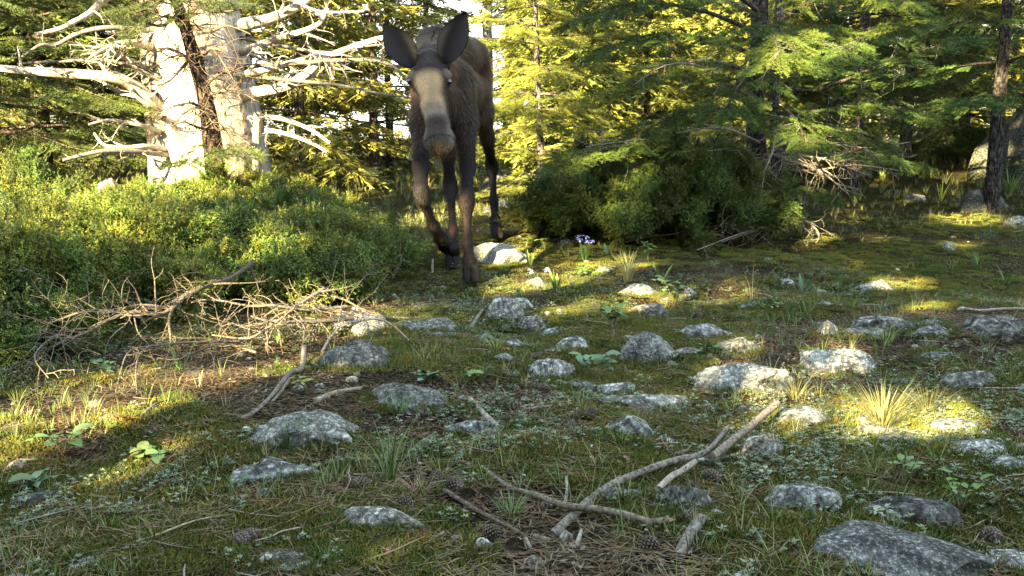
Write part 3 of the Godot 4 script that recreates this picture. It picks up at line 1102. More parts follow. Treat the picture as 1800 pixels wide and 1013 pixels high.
func big_fir() -> void:
	rng.seed = 616
	var root := thing("wide_fir", "wide old fir on the right with two dark trunks and sweeping boughs", "tree", on_ground(2.26, -9.0))
	var o := root.position
	for tr in [[[Vector3(2.287, 0.043, -9.05), Vector3(2.258, 0.514, -9.05), Vector3(2.204, 1.181, -9), Vector3(2.193, 1.879, -9), Vector3(2.184, 2.752, -9), Vector3(2.163, 4.149, -9)], 0.105, 0.05, Color(0.10, 0.083, 0.07)], [[Vector3(2.416, -0.175, -8.7), Vector3(2.391, 0.181, -8.7), Vector3(2.337, 0.83, -8.75), Vector3(2.306, 1.423, -8.8), Vector3(2.334, 2.249, -8.85), Vector3(2.363, 3.386, -8.9)], 0.070, 0.03, Color(0.15, 0.13, 0.115)]]:
		var tm := MB.new()
		var pts := path(tr[0], 5)
		for k in pts.size():
			pts[k] -= o
		tube(tm, pts, tr[1], tr[2], 12, tr[3], 0.16, 1.0, 0.3)
		put("trunk", tm.mesh(), M["bark"], root)
	var sc := Scatter.new()
	# boughs seen one by one: from the trunk to the tip
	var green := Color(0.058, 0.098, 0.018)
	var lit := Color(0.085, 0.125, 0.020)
	var bs: Array = [
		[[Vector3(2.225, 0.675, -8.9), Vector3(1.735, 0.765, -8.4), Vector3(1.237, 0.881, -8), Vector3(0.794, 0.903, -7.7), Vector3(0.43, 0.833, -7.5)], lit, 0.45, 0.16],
		[[Vector3(2.223, 0.726, -8.9), Vector3(1.801, 0.874, -8.5), Vector3(1.363, 0.85, -8.2), Vector3(0.965, 0.708, -8)], green, 0.25, 0.3],
		[[Vector3(2.192, 1.129, -8.9), Vector3(1.741, 1.219, -8.5), Vector3(1.355, 1.165, -8.2), Vector3(1.038, 1.003, -7.9)], green, 0.35, 0.28],
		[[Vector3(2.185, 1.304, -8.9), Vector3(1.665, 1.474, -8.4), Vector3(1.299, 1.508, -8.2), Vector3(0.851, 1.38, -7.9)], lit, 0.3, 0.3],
		[[Vector3(2.181, 1.674, -8.9), Vector3(1.656, 1.775, -8.4), Vector3(1.125, 1.782, -8), Vector3(0.704, 1.634, -7.8)], green, 0.2, 0.3],
		[[Vector3(2.173, 1.869, -8.9), Vector3(1.582, 1.992, -8.3), Vector3(0.986, 2.021, -8), Vector3(0.569, 1.89, -7.8)], green, 0.2, 0.3],
		[[Vector3(2.166, 2.064, -8.9), Vector3(1.648, 2.202, -8.2), Vector3(1.117, 2.17, -7.7), Vector3(0.734, 2.031, -7.3)], green, 0.2, 0.3],
		[[Vector3(2.321, 1.423, -8.8), Vector3(2.527, 1.357, -8.4), Vector3(2.797, 1.479, -8.1), Vector3(3.121, 1.62, -7.9), Vector3(3.47, 1.719, -7.8)], green, 0.3, 0.32],
		[[Vector3(2.315, 1.569, -8.8), Vector3(2.526, 1.72, -8.3), Vector3(2.833, 1.825, -8), Vector3(3.153, 1.869, -7.8)], lit, 0.2, 0.32],
		[[Vector3(2.336, 1.177, -8.8), Vector3(2.583, 1.193, -8.4), Vector3(2.892, 1.234, -8.2), Vector3(3.235, 1.161, -8)], green, 0.2, 0.3],
		[[Vector3(2.342, 1.029, -8.8), Vector3(2.572, 1.052, -8.5), Vector3(2.81, 1.027, -8.2), Vector3(3.022, 0.913, -8)], green, 0.4, 0.25],
		[[Vector3(2.323, 1.956, -8.8), Vector3(2.433, 2.069, -8.2), Vector3(2.617, 2.059, -7.8), Vector3(2.898, 1.957, -7.5)], lit, 0.2, 0.32],
		[[Vector3(2.321, 1.763, -8.8), Vector3(2.251, 1.782, -8), Vector3(2.25, 1.682, -7.4), Vector3(2.332, 1.53, -7)], green, 0.2, 0.3],
		[[Vector3(2.203, 1.86, -8.8), Vector3(2.022, 1.869, -8), Vector3(1.915, 1.723, -7.4), Vector3(1.858, 1.53, -7)], lit, 0.25, 0.3],
		[[Vector3(2.194, 1.472, -8.8), Vector3(1.95, 1.485, -8.2), Vector3(1.747, 1.37, -7.7), Vector3(1.558, 1.188, -7.3)], green, 0.3, 0.28],
		[[Vector3(2.279, 1.226, -8.8), Vector3(2.217, 1.211, -8.2), Vector3(2.196, 1.09, -7.7), Vector3(2.202, 0.94, -7.4)], green, 0.35, 0.25],
		[[Vector3(2.254, 0.574, -8.9), Vector3(2.005, 0.641, -8.5), Vector3(1.794, 0.607, -8.2), Vector3(1.616, 0.502, -8)], green, 0.3, 0.25],
		[[Vector3(2.376, 0.533, -8.7), Vector3(2.517, 0.549, -8.4), Vector3(2.649, 0.489, -8.2)], green, 0.35, 0.2],
		[[Vector3(2.217, 2.173, -9), Vector3(2.664, 2.497, -9.2), Vector3(3.311, 2.613, -9.6), Vector3(4.016, 2.52, -10)], green, 0.2, 0.3],
		[[Vector3(2.342, 0.928, -8.9), Vector3(2.795, 0.822, -9.2), Vector3(3.411, 0.814, -9.6), Vector3(4.019, 0.692, -10)], green, 0.3, 0.3],
		[[Vector3(2.216, 1.532, -9), Vector3(1.933, 1.667, -9.5), Vector3(1.582, 1.702, -10), Vector3(1.296, 1.557, -10.4)], green, 0.2, 0.3],
		[[Vector3(2.197, 2.027, -9), Vector3(2.042, 2.252, -9.6), Vector3(1.825, 2.385, -10.2)], green, 0.2, 0.3],
		[[Vector3(2.336, 1.731, -9), Vector3(2.94, 1.928, -9.5), Vector3(3.667, 1.812, -10)], green, 0.2, 0.3],
		[[Vector3(2.201, 2.526, -8.8), Vector3(1.774, 2.515, -8), Vector3(1.339, 2.266, -7.3)], green, 0.2, 0.32],
		[[Vector3(2.199, 2.573, -8.8), Vector3(2.305, 2.558, -8), Vector3(2.435, 2.266, -7.3)], green, 0.2, 0.32],
	]
	for b in bs:
		var pts := path(b[0], 4)
		for k in pts.size():
			pts[k] -= o
		var mb := MB.new()
		tube(mb, pts, 0.022, 0.004, 6, Color(0.14, 0.12, 0.10))
		# bare grey twigs hang under each bough
		for k in 16:
			var q := pts[rng.randi_range(1, pts.size() - 2)]
			var d := (rand_dir() + Vector3(0, -0.5, 0)).normalized()
			tube(mb, PackedVector3Array([q, q + d * 0.1, q + d * 0.2 + rand_dir() * 0.05, q + d * 0.28 + rand_dir() * 0.1]), 0.003, 0.0012, 3, Color(0.30, 0.27, 0.24))
		put("branch", mb.mesh(), M["bark"], root)
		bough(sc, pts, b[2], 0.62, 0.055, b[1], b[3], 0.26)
	# bare lower boughs: pale grey twigs without needles
	for b in [
		[Vector3(2.215, 0.928, -8.9), Vector3(1.774, 1.051, -8.4), Vector3(1.388, 1.017, -8.1), Vector3(0.994, 0.959, -7.9), Vector3(0.573, 0.903, -7.7)],
		[Vector3(2.201, 1.279, -8.9), Vector3(1.596, 1.537, -8.3), Vector3(1.221, 1.54, -8), Vector3(0.885, 1.331, -7.8)],
		[Vector3(2.223, 0.726, -8.9), Vector3(2.046, 0.835, -8.5), Vector3(1.878, 0.887, -8.2), Vector3(1.539, 0.865, -7.9)],
		[Vector3(2.376, 0.533, -8.7), Vector3(2.11, 0.411, -8.3), Vector3(1.827, 0.386, -8), Vector3(1.65, 0.275, -7.8)],
		[Vector3(2.374, 0.191, -8.6), Vector3(2.092, 0.228, -8.2), Vector3(1.789, 0.188, -7.9), Vector3(1.437, 0.108, -7.6)],
		[Vector3(2.371, 0.241, -8.6), Vector3(2.07, 0.195, -8.3), Vector3(1.72, 0.131, -8)],
		[Vector3(2.369, 0.291, -8.6), Vector3(2.53, 0.258, -8.4), Vector3(2.603, 0.122, -8.3), Vector3(2.36, -0.022, -8.1)],
		[Vector3(2.37, 0.683, -8.7), Vector3(2.589, 0.69, -8.5), Vector3(2.894, 0.741, -8.4), Vector3(3.243, 0.697, -8.3)],
		[Vector3(2.376, 0.929, -8.8), Vector3(2.657, 0.931, -8.6), Vector3(3.053, 0.882, -8.6), Vector3(3.484, 0.93, -8.7)],
		[Vector3(2.364, 0.831, -8.7), Vector3(2.65, 0.789, -8.4), Vector3(3.008, 0.65, -8.3)],
		[Vector3(2.366, 0.782, -8.7), Vector3(2.576, 0.697, -8.3), Vector3(2.756, 0.519, -8.1)],
		[Vector3(2.34, 1.078, -8.8), Vector3(2.213, 0.885, -8.4), Vector3(2.071, 0.705, -8.1), Vector3(2.028, 0.571, -8)],
	]:
		var mb := MB.new()
		var pts: Array = []
		for p in b:
			pts.append(p - o)
		bare_branch(mb, pts, 0.013, 0.003, Color(0.34, 0.31, 0.27), 16, 0.5, 1, -0.15)
		put("dead_branch", mb.mesh(), M["stick"], root)
	many("crown", sc, M["fir_a"], M["needles"], root)


func limb(root: Node3D, pts: Array, r0: float, r1: float, twigs: int, length: float, col := PALE_WOOD, mt := "dead_wood") -> void:
	var mb := MB.new()
	var q: Array = []
	for p in pts:
		q.append(p - root.position)
	bare_branch(mb, q, r0, r1, col, twigs, length)
	put("limb", mb.mesh(), M[mt], root)


func left_trees() -> void:
	rng.seed = 88
	# the big dead tree: furrowed bleached trunk
	var root := thing("dead_tree", "massive bleached dead tree with bare crooked limbs on the left", "tree", on_ground(-2.86, -9.3))
	var o := root.position
	var pts := path([Vector3(-2.847, 0.125, -9.3), Vector3(-2.84, 0.608, -9.3), Vector3(-2.855, 1.083, -9.3), Vector3(-2.896, 1.653, -9.3), Vector3(-2.931, 2.111, -9.3), Vector3(-2.926, 2.811, -9.3), Vector3(-2.838, 4.254, -9.3), Vector3(-2.775, 5.982, -9.3)], 8)
	var mb := MB.new()
	var sides := 56
	for k in pts.size():
		var f := float(k) / (pts.size() - 1)
		var r := lerpf(0.585, 0.26, pow(f, 1.3)) * (1.0 + 0.25 * pow(maxf(0.0, 1.0 - f * 6.0), 2.0))
		for s in sides:
			var a := TAU * s / sides
			var d := Vector3(cos(a), 0, sin(a))
			var furrow := fa.get_noise_3d(d.x * 120.0, pts[k].y * 7.0, d.z * 120.0) * 0.045 + fb.get_noise_3d(d.x * 16.0, pts[k].y * 5.0, d.z * 16.0) * 0.10
			var cleft := -0.11 * exp(-pow((a - 1.75 - 0.12 * sin(pts[k].y * 2.0)) / 0.16, 2.0))
			var w := 1.0 + furrow * 1.6 + cleft
			var sh := 1.0 + fa.get_noise_3d(d.x * 90.0 + 50.0, pts[k].y * 10.0, d.z * 90.0) * 1.0
			var c := PALE_WOOD.lerp(Color(0.34, 0.25, 0.17), smoothstep(0.15, 0.5, fb.get_noise_3d(d.x * 14.0, pts[k].y * 9.0, d.z * 14.0 + 80.0)))
			mb.vert(pts[k] - o + d * r * w, d, Color(c.r * sh, c.g * sh, c.b * sh))
	for k in pts.size() - 1:
		for s in sides:
			var a := k * sides + s
			var b := k * sides + (s + 1) % sides
			mb.quad(a, b, b + sides, a + sides)
	put("trunk", mb.mesh(), M["dead_wood"], root)
	limb(root, [Vector3(-3.114, 1.106, -9.1), Vector3(-3.21, 1.287, -8.85), Vector3(-3.315, 1.42, -8.75), Vector3(-3.458, 1.485, -8.6), Vector3(-3.753, 1.503, -8.5), Vector3(-3.993, 1.515, -8.4), Vector3(-4.318, 1.546, -8.3)], 0.085, 0.025, 16, 0.5)
	limb(root, [Vector3(-3.183, 1.739, -9.1), Vector3(-3.248, 1.783, -8.8), Vector3(-3.368, 1.765, -8.6), Vector3(-3.491, 1.681, -8.5), Vector3(-3.56, 1.599, -8.4)], 0.035, 0.008, 18, 0.5)
	limb(root, [Vector3(-3.244, 1.563, -9.1), Vector3(-3.355, 1.642, -8.8), Vector3(-3.445, 1.699, -8.6), Vector3(-3.519, 1.775, -8.5)], 0.03, 0.007, 14, 0.42)
	limb(root, [Vector3(-3.182, 2.398, -9.2), Vector3(-3.38, 2.281, -8.9), Vector3(-3.573, 2.123, -8.8), Vector3(-3.62, 2.03, -8.7), Vector3(-3.719, 1.944, -8.6), Vector3(-3.846, 1.873, -8.55), Vector3(-4.008, 1.83, -8.5)], 0.04, 0.016, 3, 0.2)
	limb(root, [Vector3(-3.072, 1.889, -9.1), Vector3(-3.423, 1.907, -8.7), Vector3(-3.677, 1.85, -8.6), Vector3(-3.857, 1.737, -8.5), Vector3(-3.929, 1.733, -8.4), Vector3(-4.064, 1.632, -8.35)], 0.025, 0.01, 8, 0.3, GREY_WOOD * 0.55)
	limb(root, [Vector3(-3.137, 1.004, -9), Vector3(-3.203, 1.067, -8.7), Vector3(-3.326, 1.096, -8.6), Vector3(-3.441, 1.118, -8.5), Vector3(-3.571, 1.079, -8.4)], 0.025, 0.008, 8, 0.3)
	limb(root, [Vector3(-3.094, 0.851, -9), Vector3(-3.178, 0.89, -8.7), Vector3(-3.334, 0.879, -8.5), Vector3(-3.452, 0.913, -8.4), Vector3(-3.527, 1.008, -8.4)], 0.03, 0.01, 8, 0.35)
	limb(root, [Vector3(-3.045, 0.8, -9), Vector3(-3.203, 0.843, -8.6), Vector3(-3.424, 0.858, -8.3), Vector3(-3.671, 0.788, -8.1)], 0.03, 0.012, 10, 0.35, GREY_WOOD * 0.6)
	limb(root, [Vector3(-3.062, 1.432, -9), Vector3(-3.441, 1.62, -8.7), Vector3(-3.839, 1.613, -8.6), Vector3(-4.131, 1.58, -8.4)], 0.02, 0.008, 9, 0.35, GREY_WOOD * 0.5)
	limb(root, [Vector3(-2.685, 1.312, -9.3), Vector3(-2.248, 1.368, -8.9), Vector3(-1.946, 1.423, -8.8), Vector3(-1.738, 1.543, -8.7), Vector3(-1.621, 1.649, -8.7), Vector3(-1.26, 1.765, -8.6), Vector3(-0.909, 1.84, -8.5)], 0.06, 0.02, 16, 0.45)
	limb(root, [Vector3(-2.666, 1.73, -9.3), Vector3(-2.309, 1.761, -9), Vector3(-2.105, 1.821, -8.9), Vector3(-1.831, 1.879, -8.8), Vector3(-1.671, 1.956, -8.8), Vector3(-1.598, 2.08, -8.8)], 0.05, 0.016, 14, 0.45)
	limb(root, [Vector3(-2.677, 1.498, -9.3), Vector3(-2.277, 1.541, -8.9), Vector3(-1.889, 1.628, -8.8), Vector3(-1.631, 1.668, -8.7), Vector3(-1.53, 1.461, -8.6)], 0.04, 0.012, 10, 0.4)
	limb(root, [Vector3(-2.692, 1.161, -9.3), Vector3(-2.217, 1.152, -8.8), Vector3(-1.984, 1.126, -8.7), Vector3(-1.743, 1.038, -8.6), Vector3(-1.556, 0.922, -8.5)], 0.035, 0.012, 8, 0.35)
	limb(root, [Vector3(-2.699, 1.02, -9.3), Vector3(-2.221, 1.033, -8.8), Vector3(-1.988, 1.004, -8.7), Vector3(-1.732, 0.921, -8.6), Vector3(-1.583, 0.845, -8.5)], 0.03, 0.012, 8, 0.3)
	limb(root, [Vector3(-2.656, 1.959, -9.3), Vector3(-2.148, 1.996, -8.9), Vector3(-1.899, 2.08, -8.8), Vector3(-1.653, 2.21, -8.7)], 0.065, 0.03, 8, 0.4)
	limb(root, [Vector3(-2.675, 1.55, -9.3), Vector3(-1.852, 1.451, -8.6), Vector3(-1.429, 1.404, -8.4), Vector3(-1.117, 1.335, -8.2), Vector3(-0.76, 1.281, -8.1)], 0.02, 0.006, 14, 0.4, GREY_WOOD * 0.35)
	limb(root, [Vector3(-2.672, 1.602, -9.3), Vector3(-1.652, 1.613, -8.6), Vector3(-1.234, 1.608, -8.4), Vector3(-0.974, 1.549, -8.2), Vector3(-0.804, 1.38, -8.1)], 0.025, 0.008, 14, 0.4, GREY_WOOD * 0.4)
	limb(root, [Vector3(-2.658, 1.909, -9.3), Vector3(-1.65, 1.689, -8.6), Vector3(-1.326, 1.71, -8.4), Vector3(-0.97, 1.729, -8.2)], 0.02, 0.006, 12, 0.4, GREY_WOOD * 0.5)
	limb(root, [Vector3(-2.638, 2.363, -9.3), Vector3(-1.925, 2.144, -8.6), Vector3(-1.601, 2.004, -8.4), Vector3(-1.195, 1.98, -8.2)], 0.02, 0.006, 12, 0.45, GREY_WOOD * 0.8)

	# small living pine in front of the dead trunk
	rng.seed = 99
	var pine := thing("small_pine", "thin dark crooked pine growing in front of the dead trunk", "tree", on_ground(-2.55, -8.5))
	var po := pine.position
	var tp := path([Vector3(-2.547, 0.544, -8.5), Vector3(-2.559, 0.907, -8.5), Vector3(-2.584, 1.209, -8.5), Vector3(-2.662, 1.587, -8.5), Vector3(-2.743, 1.877, -8.5), Vector3(-2.819, 2.246, -8.5), Vector3(-2.801, 3.102, -8.5)], 5)
	for k in tp.size():
		tp[k] -= po
	var tm := MB.new()
	tube(tm, tp, 0.085, 0.03, 10, Color(0.085, 0.066, 0.05), 0.2, 1.0, 0.3)
	put("trunk", tm.mesh(), M["bark"], pine)
	var dark := Color(0.085, 0.068, 0.052)
	for b in [
		[Vector3(-2.662, 1.587, -8.5), Vector3(-2.717, 1.651, -8.3), Vector3(-2.797, 1.689, -8.2), Vector3(-2.915, 1.667, -8.1)], [Vector3(-2.622, 1.408, -8.5), Vector3(-2.672, 1.619, -8.3), Vector3(-2.778, 1.621, -8.2), Vector3(-2.815, 1.569, -8.1)],
		[Vector3(-2.577, 1.147, -8.5), Vector3(-2.643, 1.251, -8.3), Vector3(-2.752, 1.229, -8.2), Vector3(-2.869, 1.181, -8.1)], [Vector3(-2.569, 1.099, -8.5), Vector3(-2.598, 1.213, -8.3), Vector3(-2.7, 1.165, -8.2), Vector3(-2.776, 1.026, -8.1)],
		[Vector3(-2.558, 1.337, -8.5), Vector3(-2.379, 1.353, -8.3), Vector3(-2.257, 1.357, -8.2), Vector3(-2.081, 1.272, -8.1)], [Vector3(-2.603, 1.408, -8.5), Vector3(-2.42, 1.491, -8.3), Vector3(-2.274, 1.508, -8.2), Vector3(-2.204, 1.613, -8.1)],
		[Vector3(-2.666, 1.597, -8.5), Vector3(-2.481, 1.697, -8.3), Vector3(-2.384, 1.621, -8.2), Vector3(-2.249, 1.434, -8.1)], [Vector3(-2.726, 1.83, -8.5), Vector3(-2.795, 1.947, -8.3), Vector3(-2.9, 1.913, -8.2), Vector3(-3.008, 1.791, -8.1)],
		[Vector3(-2.76, 1.923, -8.5), Vector3(-2.557, 2.037, -8.3), Vector3(-2.39, 2.002, -8.2)], [Vector3(-2.564, 1.004, -8.5), Vector3(-2.393, 1.05, -8.3), Vector3(-2.25, 0.98, -8.2), Vector3(-2.133, 0.912, -8.1)],
		[Vector3(-2.562, 1.052, -8.5), Vector3(-2.575, 1.05, -8.2), Vector3(-2.624, 1.094, -8), Vector3(-2.705, 1.061, -7.9)], [Vector3(-2.786, 2.062, -8.5), Vector3(-2.878, 2.127, -8.3), Vector3(-3.029, 2.069, -8.2)], [Vector3(-2.783, 2.108, -8.5), Vector3(-2.55, 2.194, -8.3), Vector3(-2.292, 2.136, -8.2)], [Vector3(-2.774, 2.016, -8.5), Vector3(-2.834, 1.868, -8.2), Vector3(-2.921, 1.869, -8), Vector3(-3, 1.772, -7.9)], [Vector3(-2.76, 1.923, -8.5), Vector3(-2.467, 1.824, -8.2), Vector3(-2.248, 1.847, -8), Vector3(-2.045, 1.772, -7.9)], [Vector3(-2.686, 1.667, -8.5), Vector3(-2.788, 1.439, -8.2), Vector3(-2.871, 1.389, -8.1)], [Vector3(-2.802, 2.2, -8.5), Vector3(-2.894, 2.025, -8.2), Vector3(-3.029, 1.934, -8)], [Vector3(-2.795, 2.154, -8.5), Vector3(-2.437, 1.98, -8.2), Vector3(-2.107, 1.978, -8)],
	]:
		var bm := MB.new()
		var q: Array = []
		for p in b:
			q.append(p - po)
		bare_branch(bm, q, 0.018, 0.004, dark, 20, 0.36)
		put("branch", bm.mesh(), M["twig"], pine)
	var sc := Scatter.new()
	for b in [[Vector3(-2.774, 2.016, -8.5), Vector3(-2.833, 1.891, -8.2), Vector3(-2.92, 1.878, -8), Vector3(-3, 1.78, -7.9)], [Vector3(-2.795, 2.154, -8.5), Vector3(-2.481, 2.025, -8.2), Vector3(-2.15, 2.021, -8)], [Vector3(-2.802, 2.2, -8.5), Vector3(-2.893, 2.047, -8.2), Vector3(-3.073, 1.956, -8)], [Vector3(-2.807, 2.108, -8.5), Vector3(-2.924, 2.127, -8.3), Vector3(-3.056, 2.002, -8.2)], [Vector3(-2.776, 1.97, -8.5), Vector3(-2.862, 1.992, -8.3), Vector3(-2.968, 1.935, -8.2)], [Vector3(-2.795, 2.154, -8.5), Vector3(-2.576, 2.127, -8.3), Vector3(-2.411, 2.047, -8.2)], [Vector3(-2.816, 2.383, -8.5), Vector3(-2.603, 2.334, -8.2), Vector3(-2.412, 2.173, -8)], [Vector3(-2.816, 2.383, -8.5), Vector3(-2.877, 2.334, -8.2), Vector3(-2.992, 2.173, -8)], [Vector3(-2.558, 0.932, -8.5), Vector3(-2.348, 0.878, -8.2), Vector3(-2.178, 0.836, -8)], [Vector3(-2.56, 0.883, -8.5), Vector3(-2.586, 0.818, -8.2), Vector3(-2.617, 0.777, -8)]]:
		var q := path(b, 3)
		for k in q.size():
			q[k] -= po
		bough(sc, q, 0.25, 1.0, 0.07, Color(0.05, 0.07, 0.02), 0.3, 0.1)
	many("crown", sc, M["pine_a"], M["needles"], pine)

	# slim dead pole beside the dead trunk
	var pole := MB.new()
	tube(pole, path([Vector3(-2.262, 0.383, -8.7), Vector3(-2.244, 0.831, -8.7), Vector3(-2.214, 1.204, -8.7)], 5), 0.036, 0.028, 9, PALE_WOOD * 0.8, 0.2)
	tag(put("dead_pole", pole.mesh(), M["dead_wood"]), "slim upright dead pole at the right edge of the big dead trunk", "dead trunk")

	# living firs on the far left
	conifer("left_fir", "dense green fir reaching in from the top left corner", "", on_ground(-4.75, -9.0), {"high": 6.0, "start": 0.9, "reach": 1.5, "gap": 0.27, "per": 6, "trunk": 0.09, "size": 0.85, "mesh": "fir_a", "mat": "needles", "step": 0.12, "color": Color(0.065, 0.088, 0.02), "seed": 1, "bare": 0.5})
	conifer("left_fir", "shaded fir with thin trunk left of the dead tree", "", on_ground(-5.65, -11.9), {"high": 7.0, "start": 0.9, "reach": 1.5, "gap": 0.3, "per": 6, "trunk": 0.08, "size": 0.95, "mesh": "fir_a", "mat": "needles", "step": 0.15, "color": FIR, "seed": 2, "bare": 1.6})
	conifer("left_fir", "second fir behind the dead tree's long left limb", "", on_ground(-6.1, -13.0), {"high": 7.0, "start": 0.8, "reach": 1.7, "gap": 0.3, "per": 6, "trunk": 0.085, "size": 1.0, "step": 0.17, "color": Color(0.06, 0.085, 0.02), "seed": 3, "bare": 1.5})


func background() -> void:
	# pale trunks that stand alone in the sun behind the animal
	rng.seed = 300
	for s in [[-0.42, -17.5, 0.11, "bright pale bare trunk rising right above the moose's rump", 0.0], [-0.10, -21.0, 0.10, "pale sunlit trunk just right of the moose's rump", 0.01], [0.12, -24.0, 0.10, "thin pale leaning trunk right of the moose", -0.04]]:
		conifer("pale_tree", s[3], "pale sunlit trunks behind the moose", on_ground(s[0], s[1]), {"high": 11.0, "start": 4.6, "reach": 0.9, "gap": 0.5, "per": 4, "trunk": s[2], "size": 1.3, "step": 0.3, "bark": Color(0.62, 0.58, 0.50), "color": Color(0.10, 0.13, 0.03), "lean": Vector3(s[4], 0, 0)})
	# kinds of trees that the wood is made of
	var away := Vector3(0, 0, -20)
	var kinds: Array = []
	var gold := Color(0.18, 0.18, 0.032)
	kinds.append(conifer("woodland_fir", "", "", on_ground(-2.9, -13.6), {"high": 7.0, "start": 0.5, "reach": 1.5, "gap": 0.32, "per": 5, "trunk": 0.08, "size": 0.85, "step": 0.21, "color": gold, "seed": 41, "bark": Color(0.17, 0.14, 0.115)}))
	kinds.append(conifer("woodland_spruce", "", "", on_ground(-2.15, -15.5), {"high": 9.0, "start": 0.7, "reach": 1.3, "gap": 0.38, "per": 4, "trunk": 0.08, "size": 0.85, "step": 0.22, "color": Color(0.155, 0.165, 0.03), "seed": 42, "bare": 1.4, "bark": Color(0.17, 0.14, 0.115)}))
	kinds.append(conifer("woodland_sapling", "", "", on_ground(0.9, -13.8), {"high": 3.6, "start": 0.25, "reach": 0.95, "gap": 0.2, "per": 5, "trunk": 0.04, "size": 0.72, "step": 0.13, "color": Color(0.16, 0.18, 0.032), "seed": 43}))
	kinds.append(conifer("woodland_pine", "", "", on_ground(3.4, -22.0), {"high": 13.0, "start": 1.0, "reach": 1.3, "gap": 0.42, "per": 4, "trunk": 0.095, "size": 1.0, "step": 0.3, "color": Color(0.15, 0.155, 0.03), "seed": 44, "bare": 4.2, "bark": Color(0.26, 0.22, 0.18)}))
	kinds.append(conifer("woodland_pole", "", "", on_ground(2.3, -26.0), {"high": 13.0, "start": 0.7, "reach": 0.7, "gap": 0.5, "per": 4, "trunk": 0.075, "size": 1.1, "step": 0.3, "color": gold, "seed": 45, "bare": 4.8, "bark": Color(0.30, 0.26, 0.21)}))
	var words := ["bushy fir", "thin-boughed spruce", "low fir sapling", "tall bare-trunked pine", "bare pole-like pine"]
	# places: x, z, kind
	var spots: Array = [
		[-4.0, -15.2, 0], [-5.3, -16.0, 1], [-2.1, -17.0, 0], [-1.75, -20.5, 1], [-3.7, -18.0, 1], [-7.2, -15.0, 0], [-6.2, -19.0, 3], [-8.4, -18.5, 1], [-9.6, -16.0, 0],
		[1.7, -17.0, 0], [2.7, -18.5, 1], [3.8, -17.0, 0], [4.6, -19.5, 1], [0.55, -16.6, 2], [1.9, -14.2, 2], [2.9, -15.4, 2], [5.6, -16.2, 1], [6.6, -14.5, 0], [7.6, -17.0, 0], [8.8, -15.5, 1], [6.1, -18.7, 3], [3.3, -13.2, 2], [8.0, -12.6, 0], [6.9, -11.3, 2], [-8.6, -12.6, 0], [-7.4, -10.8, 2],
		[-4.8, -24.5, 1],
	]
	for k in 46:
		var x := rr(0.05, 0.42)
		var d := rr(21.0, 34.0)
		spots.append([x * d - 1.0, -d, 4 if rng.randf() < 0.75 else 3])
	for k in 130:
		var d := 24.0 + 46.0 * sqrt(rr(0.0, 1.0))
		var x := rr(-0.72, 0.72) * d
		if (x / d > -0.11 and x / d < 0.03) or (x / d > -0.34 and x / d < 0.09 and rng.randf() < 0.85):
			continue
		spots.append([x, -d, [0, 0, 1, 1, 3, 3, 4, 2][rng.randi() % 8]])
	var first: Array = [[-2.9, -13.6], [-2.15, -15.5], [0.9, -13.8], [3.4, -22.0], [2.3, -26.0]]
	for k in 5:
		describe(kinds[k], words[k], first[k][0], first[k][1])
	for s in spots:
		var t := again(kinds[s[2]], on_ground(s[0], s[1]), rr(0.0, TAU), rr(0.75, 1.25), "")
		describe(t, words[s[2]], s[0], s[1])
	tell_apart()
	# a grey boulder at the right edge
	rock("big grey boulder half hidden behind the right-hand pine", 6.45, -11.6, 0.85, 1.75, 0.6, 0.9, 0.7, 20.0, -18.0, "boulder", "")


func describe(o: Node3D, kind: String, x: float, z: float) -> void:
	var u := x / -z
	var place := "at the far left" if u < -0.38 else "behind the big dead tree" if u < -0.22 else "between the dead tree and the moose" if u < -0.08 else "behind the moose" if u < 0.0 else "behind the young spruce" if u < 0.1 else "left of the wide fir" if u < 0.22 else "behind the wide fir" if u < 0.34 else "at the far right"
	var depth := "near" if -z < 16.0 else "middle" if -z < 24.0 else "far"
	var key := "%s %s, %s rows" % [kind, place, depth]
	o.set_meta("label", key)
	o.set_meta("category", "tree")
	o.set_meta("group", key)
	if not wood.has(key):
		wood[key] = []
	wood[key].append([u, o])


var wood := {}


# two or three alike trees in one place are told apart from left to right
func tell_apart() -> void:
	for key in wood:
		var w: Array = wood[key]
		w.sort_custom(func(a, b): return a[0] < b[0])
		var words: Array = [[], [""], ["left one of two", "right one of two"], ["left one of three", "middle one of three", "right one of three"]][w.size()] if w.size() < 4 else []
		for k in words.size():
			if words[k]:
				(w[k][1] as Node3D).set_meta("label", "%s, %s" % [key, words[k]])


